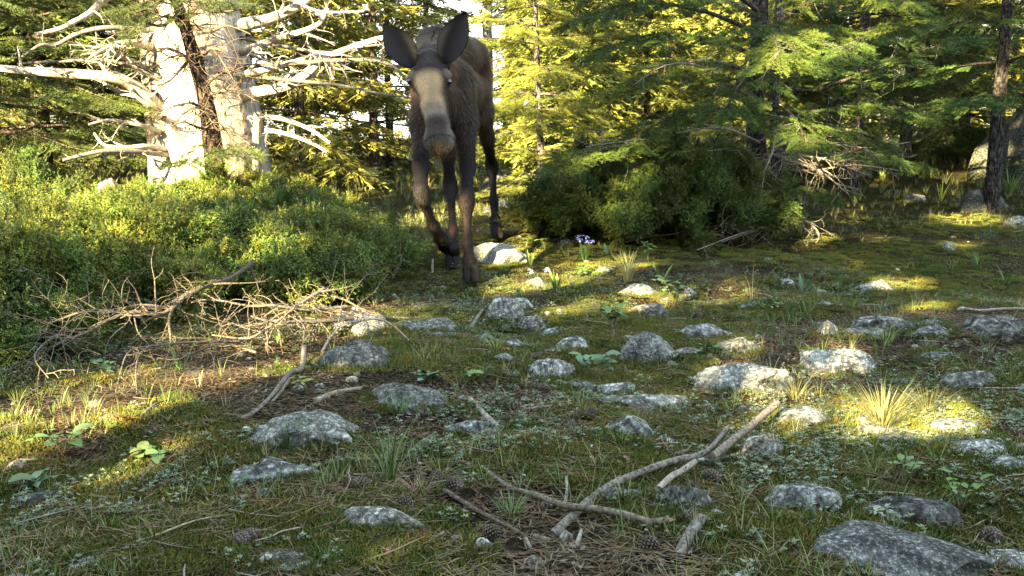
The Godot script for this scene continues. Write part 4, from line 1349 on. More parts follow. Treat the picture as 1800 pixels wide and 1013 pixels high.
func shrubs() -> void:
	var g := Color(0.095, 0.125, 0.018)
	var b := Color(0.068, 0.104, 0.020)
	juniper("spreading juniper in the bottom left, in front of the others", on_ground(-2.55, -4.72), 0.5, 0.40, 0.4, g)
	juniper("sunlit juniper at the left edge, tallest of the group", on_ground(-3.15, -6.5), 0.85, 0.34, 0.7, g, 1.2)
	juniper("juniper with brightly lit tips above the dead branches", on_ground(-2.45, -5.8), 0.72, 0.40, 0.55, g, 1.2)
	juniper("juniper right behind the dead branch tangle", on_ground(-1.95, -6.35), 0.62, 0.29, 0.5, b, 1.1)
	juniper("juniper in front of the stones under the dead tree", on_ground(-2.75, -7.4), 0.85, 0.24, 0.7, g, 1.1)
	juniper("dark juniper below the dead trunk", on_ground(-2.05, -7.5), 0.8, 0.20, 0.6, b, 1.1)
	juniper("low juniper left of the raised foreleg", on_ground(-1.58, -7.1), 0.65, 0.19, 0.6, b, 1.1)
	juniper("low juniper touching the moose's raised foreleg", on_ground(-1.18, -7.0), 0.36, 0.20, 0.45, b, 1.1)
	juniper("small juniper with one bright tip beside the bare twigs", on_ground(-1.22, -6.1), 0.36, 0.28, 0.34, g, 1.1)
	juniper("dark low juniper left of the standing hoof", on_ground(-1.10, -6.45), 0.30, 0.20, 0.35, b, 1.1)
	juniper("flat juniper mat creeping forward over the left twigs", on_ground(-2.25, -5.15), 0.5, 0.16, 0.4, g, 1.2)
	juniper("flat juniper mat behind the middle of the dead branches", on_ground(-1.72, -5.65), 0.5, 0.17, 0.4, g, 1.2)
	juniper("flat juniper mat between the twigs and the low dark juniper", on_ground(-1.3, -5.75), 0.4, 0.14, 0.34, b, 1.2)
	juniper("flat juniper mat at the left edge beside the lowest twigs", on_ground(-2.45, -4.45), 0.42, 0.18, 0.35, b, 1.2)
	juniper("juniper mound at the foot of the dead tree", on_ground(-2.35, -8.3), 0.7, 0.27, 0.4, g, 1.0)
	juniper("juniper behind the low one, under the sunlit wood", on_ground(-1.95, -8.5), 0.5, 0.18, 0.6, g, 0.9)
	juniper("juniper at the left edge under the green fir", on_ground(-4.1, -7.8), 0.9, 0.32, 0.7, b, 1.0)
	juniper("juniper at the left edge below the lit one", on_ground(-3.1, -5.6), 0.6, 0.42, 0.45, b, 1.0)
	juniper("small juniper right of the moose's far hind leg", on_ground(0.36, -8.3), 0.26, 0.24, 0.3, g, 1.0)
	juniper("juniper left of the dark mound under the fir", on_ground(0.62, -8.2), 0.45, 0.36, 0.45, g, 1.1)
	juniper("juniper in the middle of the dark mound", on_ground(0.92, -8.1), 0.6, 0.56, 0.5, b, 1.2)
	juniper("tall dark juniper beside the fir's trunks", on_ground(1.42, -8.2), 0.66, 0.68, 0.55, b, 1.2)
	juniper("dark juniper at the foot of the wide fir", on_ground(1.85, -8.45), 0.55, 0.6, 0.5, b, 1.1)
	juniper("juniper behind the dark mound left of the fir", on_ground(1.1, -9.1), 0.8, 0.6, 0.6, g, 0.9)
	juniper("low juniper right of the wide fir", on_ground(3.7, -12.8), 0.7, 0.4, 0.5, g, 0.8)
	juniper("low juniper at the right edge behind the boulder", on_ground(6.6, -13.0), 0.9, 0.45, 0.6, b, 0.8)

# ---------- ground, rocks, wood on the ground ----------

# what covers the ground at a place: share of moss, of bare litter, of dry grass
func cover(x: float, z: float) -> Vector3:
	var a := fb.get_noise_2d(x * 9.0, z * 9.0)
	var b := fb.get_noise_2d(x * 26.0 + 300.0, z * 26.0)
	var c := fc.get_noise_2d(x * 7.0 - 200.0, z * 7.0)
	var moss := smoothstep(-0.30, 0.14, a + b * 0.55 + (0.06 if x > 0.2 else -0.04))
	var dry := smoothstep(0.05, 0.35, c + b * 0.3)
	var bare := smoothstep(0.1, 0.4, -a * 0.7 + fc.get_noise_2d(x * 30.0, z * 30.0) * 0.6)
	return Vector3(moss, dry, bare)


func floor_color(x: float, z: float) -> Color:
	var s := cover(x, z)
	var far := smoothstep(9.0, 16.0, -z)
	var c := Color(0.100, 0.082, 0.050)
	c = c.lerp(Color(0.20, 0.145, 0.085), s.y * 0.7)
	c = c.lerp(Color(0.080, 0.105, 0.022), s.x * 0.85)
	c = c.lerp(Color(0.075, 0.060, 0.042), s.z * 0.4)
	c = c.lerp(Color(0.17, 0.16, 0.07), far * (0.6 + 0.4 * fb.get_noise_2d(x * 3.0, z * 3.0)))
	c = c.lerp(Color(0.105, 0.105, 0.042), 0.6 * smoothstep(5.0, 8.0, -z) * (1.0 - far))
	var g := 1.0 + 0.35 * fa.get_noise_2d(x * 60.0, z * 60.0)
	# the fine litter texture that this is multiplied with is about a quarter bright
	g *= 2.9
	return Color(c.r * g, c.g * g, c.b * g)


func ground() -> void:
	var xs := PackedFloat32Array()
	var zs := PackedFloat32Array()
	var x := 0.0
	var step := 0.035
	var half := PackedFloat32Array()
	while x < 130.0:
		half.append(x)
		if x > 4.6:
			step *= 1.09
		x += step
	for k in range(half.size() - 1, 0, -1):
		xs.append(-half[k])
	xs.append_array(half)
	var z := -1.6
	step = 0.04
	var back := PackedFloat32Array()
	while z < 40.0:
		back.append(z)
		step *= 1.16
		z += step
	for k in range(back.size() - 1, 0, -1):
		zs.append(back[k])
	z = -1.6
	step = 0.034
	while z > -150.0:
		zs.append(z)
		if z < -9.0:
			step *= 1.06
		elif z < -4.0:
			step = 0.05
		z -= step
	var mb := MB.new()
	var w := xs.size()
	for zz in zs:
		for xx in xs:
			var y := hgt(xx, zz) + hump(xx, zz)
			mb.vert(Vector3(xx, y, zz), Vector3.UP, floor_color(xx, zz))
	for j in zs.size():
		for i in w:
			var a := mb.v[j * w + maxi(i - 1, 0)]
			var b := mb.v[j * w + mini(i + 1, w - 1)]
			var c := mb.v[maxi(j - 1, 0) * w + i]
			var d := mb.v[mini(j + 1, zs.size() - 1) * w + i]
			var n := (c - d).cross(b - a)
			mb.n[j * w + i] = (n if n.y > 0.0 else -n).normalized()
			if j > 0 and i > 0:
				var k := j * w + i
				mb.quad(k, k - 1, k - w - 1, k - w)
	tag(put("ground", mb.mesh(), M["forest_floor"]), "mossy forest floor strewn with needles and small litter", "", "", "structure")


func rock(label: String, x: float, z: float, a: float, b: float, c: float, tone := 1.0, sharp := 0.5, turn := 0.0, tilt := 0.0, called := "rock", group := "lichen-spotted rocks in the forest floor") -> void:
	rng.seed = hash(label)
	var big := a > 0.15
	var nu := 40 if big else 26
	var nv := 24 if big else 15
	var cuts: Array = []
	var power := rr(2.0, 3.6)
	var spin := Basis(rand_dir(), rr(0.0, TAU))
	for k in 12:
		var d := rand_dir()
		d.y = absf(d.y) * 0.9
		cuts.append([d.normalized(), rr(0.58, 0.92)])
	var seed_off := rr(0.0, 500.0)
	var mb := MB.new()
	var warm := rr(-0.04, 0.06)
	for j in nv + 1:
		var th := PI * j / nv
		for i in nu + 1:
			var ph := TAU * i / nu
			var d := Vector3(sin(th) * cos(ph), cos(th), sin(th) * sin(ph))
			var e := (spin * d).abs()
			var r := pow(pow(e.x, power) + pow(e.y, power) + pow(e.z, power), -1.0 / power) * (1.0 + 0.42 * fc.get_noise_3d(d.x * 62.0 + seed_off, d.y * 62.0, d.z * 62.0))
			var p := d * r
			for cut in cuts:
				var over: float = p.dot(cut[0]) - cut[1]
				if over > 0.0:
					p -= cut[0] * over * sharp
			p += d * (0.05 * fa.get_noise_3d(d.x * 90.0 + seed_off, d.y * 90.0, d.z * 90.0) + 0.04 * fa.get_noise_3d(d.x * 300.0, d.y * 300.0 + seed_off, d.z * 300.0))
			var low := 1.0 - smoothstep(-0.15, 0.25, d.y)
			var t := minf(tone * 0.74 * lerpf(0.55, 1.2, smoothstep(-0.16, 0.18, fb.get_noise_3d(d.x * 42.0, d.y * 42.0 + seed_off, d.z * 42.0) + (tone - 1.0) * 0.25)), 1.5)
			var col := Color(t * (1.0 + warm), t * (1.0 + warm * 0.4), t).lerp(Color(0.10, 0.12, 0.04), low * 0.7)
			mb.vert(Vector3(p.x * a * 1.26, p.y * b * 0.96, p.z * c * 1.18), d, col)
	for j in nv:
		for i in nu:
			var k := j * (nu + 1) + i
			mb.quad(k, k + 1, k + nu + 2, k + nu + 1)
	# smooth normals from the faces
	var acc := PackedVector3Array()
	acc.resize(mb.v.size())
	for k in range(0, mb.t.size(), 3):
		var p0 := mb.v[mb.t[k]]
		var n := (mb.v[mb.t[k + 1]] - p0).cross(mb.v[mb.t[k + 2]] - p0)
		if n.dot(mb.n[mb.t[k]]) < 0.0:
			n = -n
		for e in 3:
			acc[mb.t[k + e]] += n
	for j in nv + 1:
		var s := acc[j * (nu + 1)] + acc[j * (nu + 1) + nu]
		acc[j * (nu + 1)] = s
		acc[j * (nu + 1) + nu] = s
	for k in mb.v.size():
		if acc[k].length() > 1e-12:
			mb.n[k] = acc[k].normalized()
	var o := put(called, mb.mesh(), M[["rock", "rock_0", "rock_1"][rng.randi() % 3]])
	o.position = Vector3(x, hgt(x, z) + b * 0.02 + hump(x, z) * 0.6, z)
	o.rotation = Vector3(0, deg_to_rad(turn), deg_to_rad(tilt))
	stones.append([x, z, a, c, b])
	tag(o, label, "rock", group)


func stick(label: String, pts: Array, r0: float, r1: float, col: Color, called := "fallen_stick", group := "fallen sticks on the forest floor", twigs := 0, torn := false) -> Node3D:
	rng.seed = hash(label)
	var mb := MB.new()
	var at: Array = []
	for q in pts:
		at.append(settled(q) if r0 < 0.008 else q + Vector3(0, 0.6 * hump(q.x, q.z), 0))
	var p := path(at, 5)
	tube(mb, p, r0, r1, 8, col, 0.2, 1.0, 0.18)
	for k in twigs:
		var q := p[rng.randi_range(2, p.size() - 2)]
		var d := (rand_dir() + Vector3(0, 0.35, 0)).normalized()
		tube(mb, PackedVector3Array([q, q + d * r0 * 2.0]), r0 * 0.4, r0 * 0.25, 5, col)
	if torn:
		var e := p[p.size() - 1]
		var d := (e - p[p.size() - 2]).normalized()
		for k in 5:
			tube(mb, PackedVector3Array([e + rand_dir() * r1 * 0.4, e + d * rr(0.008, 0.02) + rand_dir() * r1 * 0.5]), r1 * 0.45, r1 * 0.12, 4, Color(0.55, 0.42, 0.22))
	var o := put(called, mb.mesh(), M["stick"])
	tag(o, label, "stick", group)
	return o


# a dead branch that forks into ever thinner bare twigs
func bare_branch(mb: MB, pts: Array, r0: float, r1: float, col: Color, twigs: int, length: float, depth := 1, rise := 0.0) -> void:
	var p := path(pts, 4)
	tube(mb, p, r0, r1, 7 if r0 > 0.012 else 5, col, 0.18, 0.9, 0.15)
	for k in twigs:
		var f := (k + rr(0.15, 0.95)) / twigs * 0.92 + 0.06
		var j := mini(int(f * (p.size() - 1)), p.size() - 2)
		var d := (p[j + 1] - p[j]).normalized()
		var side := (rand_dir() + Vector3(0, rise, 0))
		side.y *= 0.45
		side = (side - d * side.dot(d) * 0.8).normalized()
		var dir := (d * rr(0.2, 0.9) + side).normalized()
		var l := length * rr(0.35, 1.2) * (1.0 - 0.5 * f)
		var q := p[j]
		var tp: Array = [q]
		for s in 4:
			q += dir * l / 4.0
			dir = (dir + rand_dir() * 0.38 + Vector3(0, -0.06, 0)).normalized()
			tp.append(q)
		var r := lerpf(r0, r1, f) * rr(0.35, 0.6)
		if depth > 0 and l > 0.12:
			bare_branch(mb, tp, maxf(r, 0.0022), 0.0012, col * rr(0.85, 1.1), 3, l * 0.5, depth - 1, rise)
		else:
			tube(mb, path(tp, 2), maxf(r, 0.002), 0.001, 4, col * rr(0.85, 1.1))


func dead_branch(label: String, pts: Array, r0: float, r1: float, col: Color, twigs: int, length: float, group := "bare dead juniper branches on the left") -> void:
	rng.seed = hash(label)
	var mb := MB.new()
	bare_branch(mb, pts, r0, r1, col, twigs, length)
	tag(put("dead_branch", mb.mesh(), M["stick"]), label, "dead branch", group)


func cone_mesh(seed_: int) -> ArrayMesh:
	rng.seed = seed_
	var mb := MB.new()
	for k in 78:
		var f := (k + 0.5) / 78.0
		var y := lerpf(-0.030, 0.028, f)
		var r := 0.019 * pow(sin(PI * (0.12 + 0.80 * f)), 0.8) + 0.002
		var a := k * 2.39996
		var out := Vector3(cos(a), 0, sin(a))
		var side := Vector3(-sin(a), 0, cos(a))
		var w := 0.0085 * (1.15 - 0.5 * f)
		var in_ := out * r * 0.35 + Vector3(0, y - 0.004, 0)
		var tip := out * (r + 0.006) + Vector3(0, y + 0.005, 0)
		var c := Color(0.105, 0.078, 0.056) * rr(0.6, 1.1)
		var pale := Color(0.14, 0.12, 0.095) * rr(0.7, 1.2)
		var l := in_.lerp(tip, 0.75) + side * w * 0.62
		var q := in_.lerp(tip, 0.75) - side * w * 0.62
		mb.face(in_, l, tip, c)
		mb.face(in_, tip, q, c)
		mb.face(l, tip + Vector3(0, 0.002, 0), tip - out * 0.004 + Vector3(0, -0.005, 0), pale)
		mb.face(tip + Vector3(0, 0.002, 0), q, tip - out * 0.004 + Vector3(0, -0.005, 0), pale)
	tube(mb, PackedVector3Array([Vector3(0, -0.032, 0), Vector3(0, 0, 0), Vector3(0, 0.026, 0)]), 0.010, 0.003, 8, Color(0.06, 0.042, 0.03))
	return mb.mesh()


var stones: Array = []


func pebble(seed_: int) -> ArrayMesh:
	rng.seed = seed_
	var mb := MB.new()
	var spin := Basis(rand_dir(), rr(0.0, TAU))
	for j in 9:
		var th := PI * j / 8.0
		for i in 13:
			var ph := TAU * (i % 12) / 12.0
			var d := Vector3(sin(th) * cos(ph), cos(th), sin(th) * sin(ph))
			var e := (spin * d).abs()
			var r := pow(pow(e.x, 3.0) + pow(e.y, 3.0) + pow(e.z, 3.0), -1.0 / 3.0) * (1.0 + 0.3 * fc.get_noise_3d(d.x * 70.0, d.y * 70.0, d.z * 70.0))
			mb.vert(Vector3(d.x * r, d.y * r * 0.6, d.z * r * 0.8), d)
	for j in 8:
		for i in 12:
			var k := j * 13 + i
			mb.quad(k, k + 1, k + 14, k + 13)
	return mb.mesh()


# density of the scattered ground cover falls off with distance as it does in a picture
func near_spot(lo := 1.75, hi := 11.0) -> Vector2:
	var d := exp(rr(log(lo), log(hi)))
	return Vector2(rr(-1.0, 1.0) * (0.60 * d + 1.5), -d)


func scatter_cover() -> void:
	rng.seed = 4242
	var needles := Scatter.new()
	var moss := Scatter.new()
	var woolly := Scatter.new()
	var grass := Scatter.new()
	var chips := Scatter.new()
	var twigs := Scatter.new()
	for k in 13500:
		var p := near_spot()
		var s := cover(p.x, p.y)
		if rng.randf() < 0.45 + 0.5 * s.y:
			needles.add(Transform3D(Basis(Vector3.UP, rr(0, TAU)).scaled(Vector3.ONE * rr(0.8, 1.3)), on_floor(p.x, p.y, rr(0.0, 0.012))), tint(Color(0.125, 0.088, 0.048).lerp(Color(0.18, 0.15, 0.095), rng.randf() * rng.randf()), 0.35, 0.08))
	for k in 58000:
		var p := near_spot(1.75, 9.5)
		var s := cover(p.x, p.y)
		if rng.randf() < s.x * 0.9:
			moss.add(Transform3D(Basis(Vector3.UP, rr(0, TAU)).scaled(Vector3(1, rr(0.5, 1.0), 1) * rr(0.8, 1.6)), on_floor(p.x, p.y, 0.004)), tint(Color(0.068, 0.098, 0.014).lerp(Color(0.125, 0.108, 0.022), pow(rng.randf(), 1.5)), 0.35, 0.15))
	for k in 32000:
		var p := near_spot(1.75, 10.0)
		var q := fc.get_noise_2d(p.x * 20.0 + 900.0, p.y * 20.0) + 0.6 * fb.get_noise_2d(p.x * 8.0 - 70.0, p.y * 8.0) + (0.10 if p.x < 0.2 else -0.03)
		if q > 0.04 + rr(0.0, 0.75):
			woolly.add(Transform3D(Basis(Vector3.UP, rr(0, TAU)).scaled(Vector3.ONE * rr(0.5, 0.95)), on_floor(p.x, p.y, 0.006)), tint(Color(0.15, 0.18, 0.105), 0.35, 0.06))
	for k in 8000:
		var p := near_spot(1.8, 11.0)
		var q := fb.get_noise_2d(p.x * 15.0 + 50.0, p.y * 15.0 + 99.0)
		if rng.randf() < 0.25 + q * 1.2:
			grass.add(Transform3D(Basis(Vector3.UP, rr(0, TAU)).scaled(Vector3.ONE * rr(0.5, 1.25)), on_floor(p.x, p.y)), tint(Color(0.075, 0.125, 0.03).lerp(Color(0.2, 0.17, 0.08), rng.randf() * rng.randf()), 0.3, 0.12))
	for k in 2600:
		var p := near_spot()
		chips.add(Transform3D(Basis(Vector3.UP, rr(0, TAU)).scaled(Vector3.ONE * rr(0.5, 1.1)), on_floor(p.x, p.y, 0.006)), tint([Color(0.13, 0.10, 0.07), Color(0.07, 0.047, 0.03), Color(0.17, 0.15, 0.12), Color(0.045, 0.036, 0.03)][rng.randi() % 4], 0.3, 0.08))
	for k in 520:
		var p := near_spot()
		twigs.add(Transform3D(Basis(Vector3.UP, rr(0, TAU)).rotated(Vector3.RIGHT, rr(-0.1, 0.1)).scaled(Vector3.ONE * rr(0.25, 0.9)), on_floor(p.x, p.y, 0.008)), tint([Color(0.24, 0.22, 0.19), Color(0.13, 0.10, 0.075), Color(0.21, 0.17, 0.13)][rng.randi() % 3], 0.3, 0.06))
	# moss and small growth creep up against the stones
	for st in stones:
		var around := int(26.0 + 170.0 * st[2])
		for k in around:
			var ang := rr(0.0, TAU)
			var far_ := rr(0.88, 1.22)
			var px: float = st[0] + cos(ang) * st[2] * far_
			var pz: float = st[1] + sin(ang) * st[3] * far_
			if rng.randf() < 0.72:
				moss.add(Transform3D(Basis(Vector3.UP, rr(0, TAU)).scaled(Vector3(1, rr(0.7, 1.4), 1) * rr(0.8, 1.5)), on_floor(px, pz, 0.006 + maxf(0.0, 1.0 - far_) * st[4] * 0.5)), tint(Color(0.066, 0.096, 0.014).lerp(Color(0.12, 0.09, 0.022), rng.randf() * rng.randf()), 0.35, 0.15))
			elif rng.randf() < 0.5:
				grass.add(Transform3D(Basis(Vector3.UP, rr(0, TAU)).scaled(Vector3.ONE * rr(0.4, 0.9)), on_floor(px, pz)), tint(Color(0.085, 0.125, 0.03), 0.3, 0.15))
			else:
				woolly.add(Transform3D(Basis(Vector3.UP, rr(0, TAU)).scaled(Vector3.ONE * rr(0.5, 0.9)), on_floor(px, pz, 0.006)), tint(Color(0.15, 0.18, 0.105), 0.3, 0.06))
	var small := Scatter.new()
	for k in 420:
		var p := near_spot(1.8, 9.0)
		small.add(Transform3D(Basis(Vector3.UP, rr(0, TAU)).scaled(Vector3.ONE * rr(0.008, 0.03)), on_floor(p.x, p.y, rr(-0.004, 0.006))), tint(Color(0.55, 0.55, 0.52).lerp(Color(1.2, 1.15, 1.05), pow(rng.randf(), 3.0)), 0.25, 0.05))
	tag(many("pebbles", small, pebble(8), M["rock"]), "small loose pebbles sprinkled over the forest floor", "pebbles")
	tag(many("pine_needles", needles, needle_litter(1), M["litter"]), "brown fallen pine needles all over the forest floor", "needle litter")
	tag(many("moss", moss, moss_tuft(2), M["moss"]), "low olive green moss between the rocks", "moss")
	tag(many("woolly_ground_cover", woolly, rosettes(3), M["wool_leaf"]), "silvery grey-green rosettes of low woolly ground cover", "ground cover")
	tag(many("short_grass", grass, grass_clump(4, 9, 0.04, 0.10, 0.0026, 0.6), M["grass"]), "thin short grass scattered over the forest floor", "grass")
	tag(many("bark_chips", chips, chip_litter(5), M["litter"]), "bits of bark, scales and dry leaves on the ground", "litter")
	tag(many("small_twigs", twigs, twig_bit(6), M["twig"]), "short dead twigs scattered on the forest floor", "twigs")
	var far := Scatter.new()
	for k in 9000:
		var d := exp(rr(log(8.6), log(40.0)))
		var x := rr(-0.75, 0.75) * d
		var z := -d
		far.add(Transform3D(Basis(Vector3.UP, rr(0, TAU)).scaled(Vector3.ONE * rr(0.6, 1.5) * lerpf(0.32, 1.0, smoothstep(9.0, 15.0, d))), on_floor(x, z)), tint(Color(0.12, 0.155, 0.045).lerp(Color(0.26, 0.23, 0.12), rng.randf() * rng.randf()), 0.3, 0.12))
	tag(many("woodland_grass", far, grass_clump(7, 12, 0.10, 0.24, 0.006, 0.7), M["grass"]), "longer pale green grass on the woodland floor behind", "grass")

func rocks() -> void:
	rock("cream sunlit rock right behind the standing forehoof", -0.087, -7.48, 0.186, 0.22, 0.149, 2.1, 0.6, 15.0)
	rock("pale rounded cap of stone at the top of the slanted grey rock", 0.047, -5.71, 0.066, 0.08, 0.053, 1.9, 0.3, 0.0)
	rock("grey slanted rock below the pale cap of stone", -0.048, -5.43, 0.113, 0.12, 0.09, 1.0, 0.7, 20.0, 14.0)
	rock("small domed grey rock just right of the slanted one", 0.112, -5.26, 0.07, 0.09, 0.056, 1.0, 0.4)
	rock("small pale grey rock above the oval flat one", 0.199, -4.96, 0.06, 0.056, 0.048, 1.1, 0.5)
	rock("oval grey rock in the middle of the clearing", 0.291, -4.6, 0.074, 0.06, 0.06, 1.0, 0.4)
	rock("small tan rock left of the oval one", 0.016, -4.45, 0.044, 0.052, 0.035, 1.15, 0.5)
	rock("flat tilted slab with a reddish dry leaf", -0.049, -4.15, 0.065, 0.039, 0.052, 1.0, 0.9, 10.0, 8.0)
	rock("long pale rock half hidden by a leafy plant", 0.149, -4.05, 0.084, 0.078, 0.067, 1.45, 0.6, 12.0)
	rock("mossy dark grey rock below the broad leaves", 0.783, -5.52, 0.086, 0.106, 0.069, 0.8, 0.4)
	rock("large blocky grey rock in the middle right", 0.629, -4.35, 0.111, 0.143, 0.089, 1.0, 0.6)
	rock("broad low rock right of the blocky one", 0.938, -4.76, 0.121, 0.073, 0.097, 0.95, 0.6)
	rock("dark grey rock in front of the broad low one", 1.041, -4.5, 0.099, 0.081, 0.079, 0.85, 0.6)
	rock("large white-topped rock in the centre right", 0.916, -3.93, 0.159, 0.099, 0.127, 1.4, 0.55, -8.0, 5.0)
	rock("bright white rounded rock behind the grass tuft", 1.435, -4.18, 0.157, 0.113, 0.126, 1.35, 0.5, 6.0)
	rock("pale tan rock near the mossy strip", 2.357, -6.3, 0.098, 0.071, 0.079, 1.45, 0.5)
	rock("dark two-humped rock above the white one", 1.846, -4.86, 0.121, 0.081, 0.097, 0.8, 0.6)
	rock("small split grey rock left of the two-humped one", 1.561, -4.77, 0.061, 0.082, 0.049, 0.95, 0.8)
	rock("flat brownish stone above the split rock", 1.742, -5.41, 0.066, 0.04, 0.053, 0.85, 0.5)
	rock("big dark rock at the right edge", 2.358, -4.69, 0.133, 0.126, 0.106, 0.6, 0.5)
	rock("long flat rock left of the dark pair at the right", 1.888, -4.28, 0.089, 0.031, 0.071, 0.75, 0.6)
	rock("low dark rock with a pale spot at the right", 1.888, -3.92, 0.097, 0.057, 0.078, 0.7, 0.5)
	rock("small bluish stone beside the pointed leaf", 1.818, -6.39, 0.048, 0.077, 0.038, 0.95, 0.5)
	rock("dark boulder at the foot of the right trees", 4.658, -9.85, 0.211, 0.218, 0.169, 0.55, 0.45, 20.0)
	rock("pale rock at the right edge below the boulder", 4.552, -8.8, 0.112, 0.126, 0.09, 1.2, 0.5)
	rock("small pale stone under the shady right trees", 4.203, -10.28, 0.101, 0.091, 0.081, 1.0, 0.5)
	rock("small pinkish stone in the mossy patch", 3.407, -7.61, 0.048, 0.085, 0.039, 1.1, 0.4)
	rock("pale grey rock touching the long flat one", 0.428, -3.84, 0.069, 0.066, 0.055, 1.15, 0.7)
	rock("long flat grey rock in the foreground moss", 0.539, -3.67, 0.151, 0.038, 0.121, 1.0, 0.7)
	rock("grey rock with mossy shoulder in the foreground", 0.406, -3.19, 0.077, 0.072, 0.062, 0.85, 0.6, 0.0, 8.0)
	rock("sharp white chip at the left end of the mossy-shouldered rock", 0.314, -3.08, 0.037, 0.033, 0.03, 2.3, 1.0)
	rock("small whitish rock right of the mossy-shouldered one", 0.504, -3.11, 0.047, 0.035, 0.037, 1.5, 0.7)
	rock("pyramid-shaped dark rock under the forked branch", 0.449, -2.46, 0.061, 0.079, 0.049, 0.62, 1.0)
	rock("grey rock under the long leaning pole", 0.802, -3.04, 0.081, 0.104, 0.065, 0.95, 0.8, 0.0, 10.0)
	rock("pale rock at the upper end of the leaning pole", 1.065, -3.48, 0.105, 0.054, 0.084, 1.2, 0.7)
	rock("small flat stone left of the yellow grass", 1.154, -3.34, 0.039, 0.016, 0.031, 0.9, 0.6)
	rock("tan rock right of the yellow grass tuft", 1.54, -3.31, 0.107, 0.04, 0.086, 1.05, 0.6)
	rock("grey rock at the right edge in the foreground", 1.466, -2.78, 0.061, 0.05, 0.049, 0.95, 0.7)
	rock("round grey rock in the right foreground", 0.772, -2.5, 0.085, 0.083, 0.068, 1.0, 0.35)
	rock("dark brownish rock behind the largest foreground slab", 1.062, -2.49, 0.12, 0.058, 0.096, 0.42, 0.5)
	rock("largest dark foreground slab at the bottom right", 0.859, -2.2, 0.204, 0.068, 0.163, 0.62, 0.6)
	rock("dark ridge-backed rock in the left middle", -0.391, -3.54, 0.137, 0.097, 0.11, 0.62, 0.8, 5.0)
	rock("slanting dark rock under the arched pale stick", -0.683, -4, 0.148, 0.123, 0.118, 0.62, 0.7, 20.0, 16.0)
	rock("wide grey rock with lichen stripe on the left", -0.681, -3.11, 0.153, 0.098, 0.122, 0.95, 0.6)
	rock("pale knobbly chunk at the right end of the wide grey rock", -0.559, -3.04, 0.058, 0.08, 0.046, 1.3, 0.7)
	rock("flat dark rock below the two short sticks", -0.408, -5.06, 0.126, 0.066, 0.101, 0.8, 0.8)
	rock("small brown rock left of the tan one", -0.135, -4.75, 0.052, 0.06, 0.042, 0.8, 0.5)
	rock("dark rock along the bottom edge, left of the cones", -0.519, -2.12, 0.116, 0.02, 0.081, 0.5, 0.6)
	rock("flat grey rock at the bottom left edge", -0.93, -2.15, 0.075, 0.018, 0.06, 0.85, 0.6)
	rock("dark mossy rock at the left edge", -1.344, -2.67, 0.069, 0.04, 0.056, 0.42, 0.5)
	rock("bright white stone in the left sun patch", -1.214, -3.45, 0.03, 0.032, 0.024, 2.2, 0.6)
	rock("round pale stone at the foot of the dead tree", Vector3(-3.396, 0.697, -8.3).x, Vector3(-3.396, 0.697, -8.3).z, 0.13, 0.36, 0.11, 1.4, 0.4)
	rock("small bright stone left under the dead tree", Vector3(-3.35, 0.662, -8).x, Vector3(-3.35, 0.662, -8).z, 0.09, 0.30, 0.08, 2.0, 0.4)
	rock("small bright stone next to the round pale one", Vector3(-3.157, 0.653, -8).x, Vector3(-3.157, 0.653, -8).z, 0.09, 0.28, 0.08, 2.0, 0.4)
	rock("sunlit tan slab of ground rock right of the dead tree", Vector3(-1.948, 0.56, -9.4).x, Vector3(-1.948, 0.56, -9.4).z, 0.45, 0.16, 0.35, 1.6, 0.8)
	rock("flat sunlit rock below the slab right of the dead tree", Vector3(-2.053, 0.482, -8.9).x, Vector3(-2.053, 0.482, -8.9).z, 0.22, 0.26, 0.2, 1.5, 0.6)
	rock("grey boulder behind the moose's far hind leg", Vector3(-0.072, 0.651, -12.5).x, Vector3(-0.072, 0.651, -12.5).z, 0.26, 0.30, 0.22, 0.85, 0.5)
	rock("pale rock left of the juniper behind the hind leg", Vector3(0.194, 0.394, -10.2).x, Vector3(0.194, 0.394, -10.2).z, 0.14, 0.16, 0.12, 1.4, 0.5)
	rock("grey rock touching the moose's far hind shank", Vector3(-0.115, 0.417, -10).x, Vector3(-0.115, 0.417, -10).z, 0.16, 0.16, 0.12, 0.95, 0.5)
	rock("small dark rock among the broad leaves", 0.442, -7.92, 0.06, 0.069, 0.048, 0.7, 0.5)
	rock("small sunlit stone left of the thin grass tuft", 0.667, -6.79, 0.071, 0.053, 0.057, 1.6, 0.6)
	rock("flat grey stone under the violet flower", 0.152, -6.49, 0.094, 0.066, 0.075, 1.0, 0.7)
	rock("small pale pebble right of the broad leaves", 1.11, -6.03, 0.045, 0.052, 0.036, 1.2, 0.4)
	rock("crumbly pale rock below the thin grass tuft", 0.814, -6.15, 0.11, 0.082, 0.088, 1.5, 0.8)
	rock("small flat stone left of the mossy rise", 1.346, -5.48, 0.057, 0.038, 0.046, 0.95, 0.6)
	rock("small bluish stone left of the brown needle nest", -0.241, -2.99, 0.022, 0.024, 0.018, 0.95, 0.4)
	rock("small flat stone below the pale knobbly chunk", -0.495, -2.78, 0.026, 0.017, 0.021, 0.8, 0.5)
	rock("triangular tan chip in the foreground", -0.174, -2.41, 0.025, 0.014, 0.02, 1.7, 1.0)
	rock("low pale stone in the left foreground", -1.057, -2.76, 0.037, 0.025, 0.029, 0.85, 0.6)
	rock("flat stone in the left foreground grass", -0.736, -2.48, 0.027, 0.017, 0.022, 1.0, 0.6)
	rock("pale sunlit rock beside the bare twigs", -0.791, -4.97, 0.124, 0.101, 0.099, 1.5, 0.5)
	rock("small stone sunk in moss left of the leaning stick", 0.054, -3.23, 0.034, 0.016, 0.027, 1.0, 0.6)
	rock("grey stone near the round foreground rock", 0.968, -2.62, 0.033, 0.027, 0.027, 0.8, 0.6)
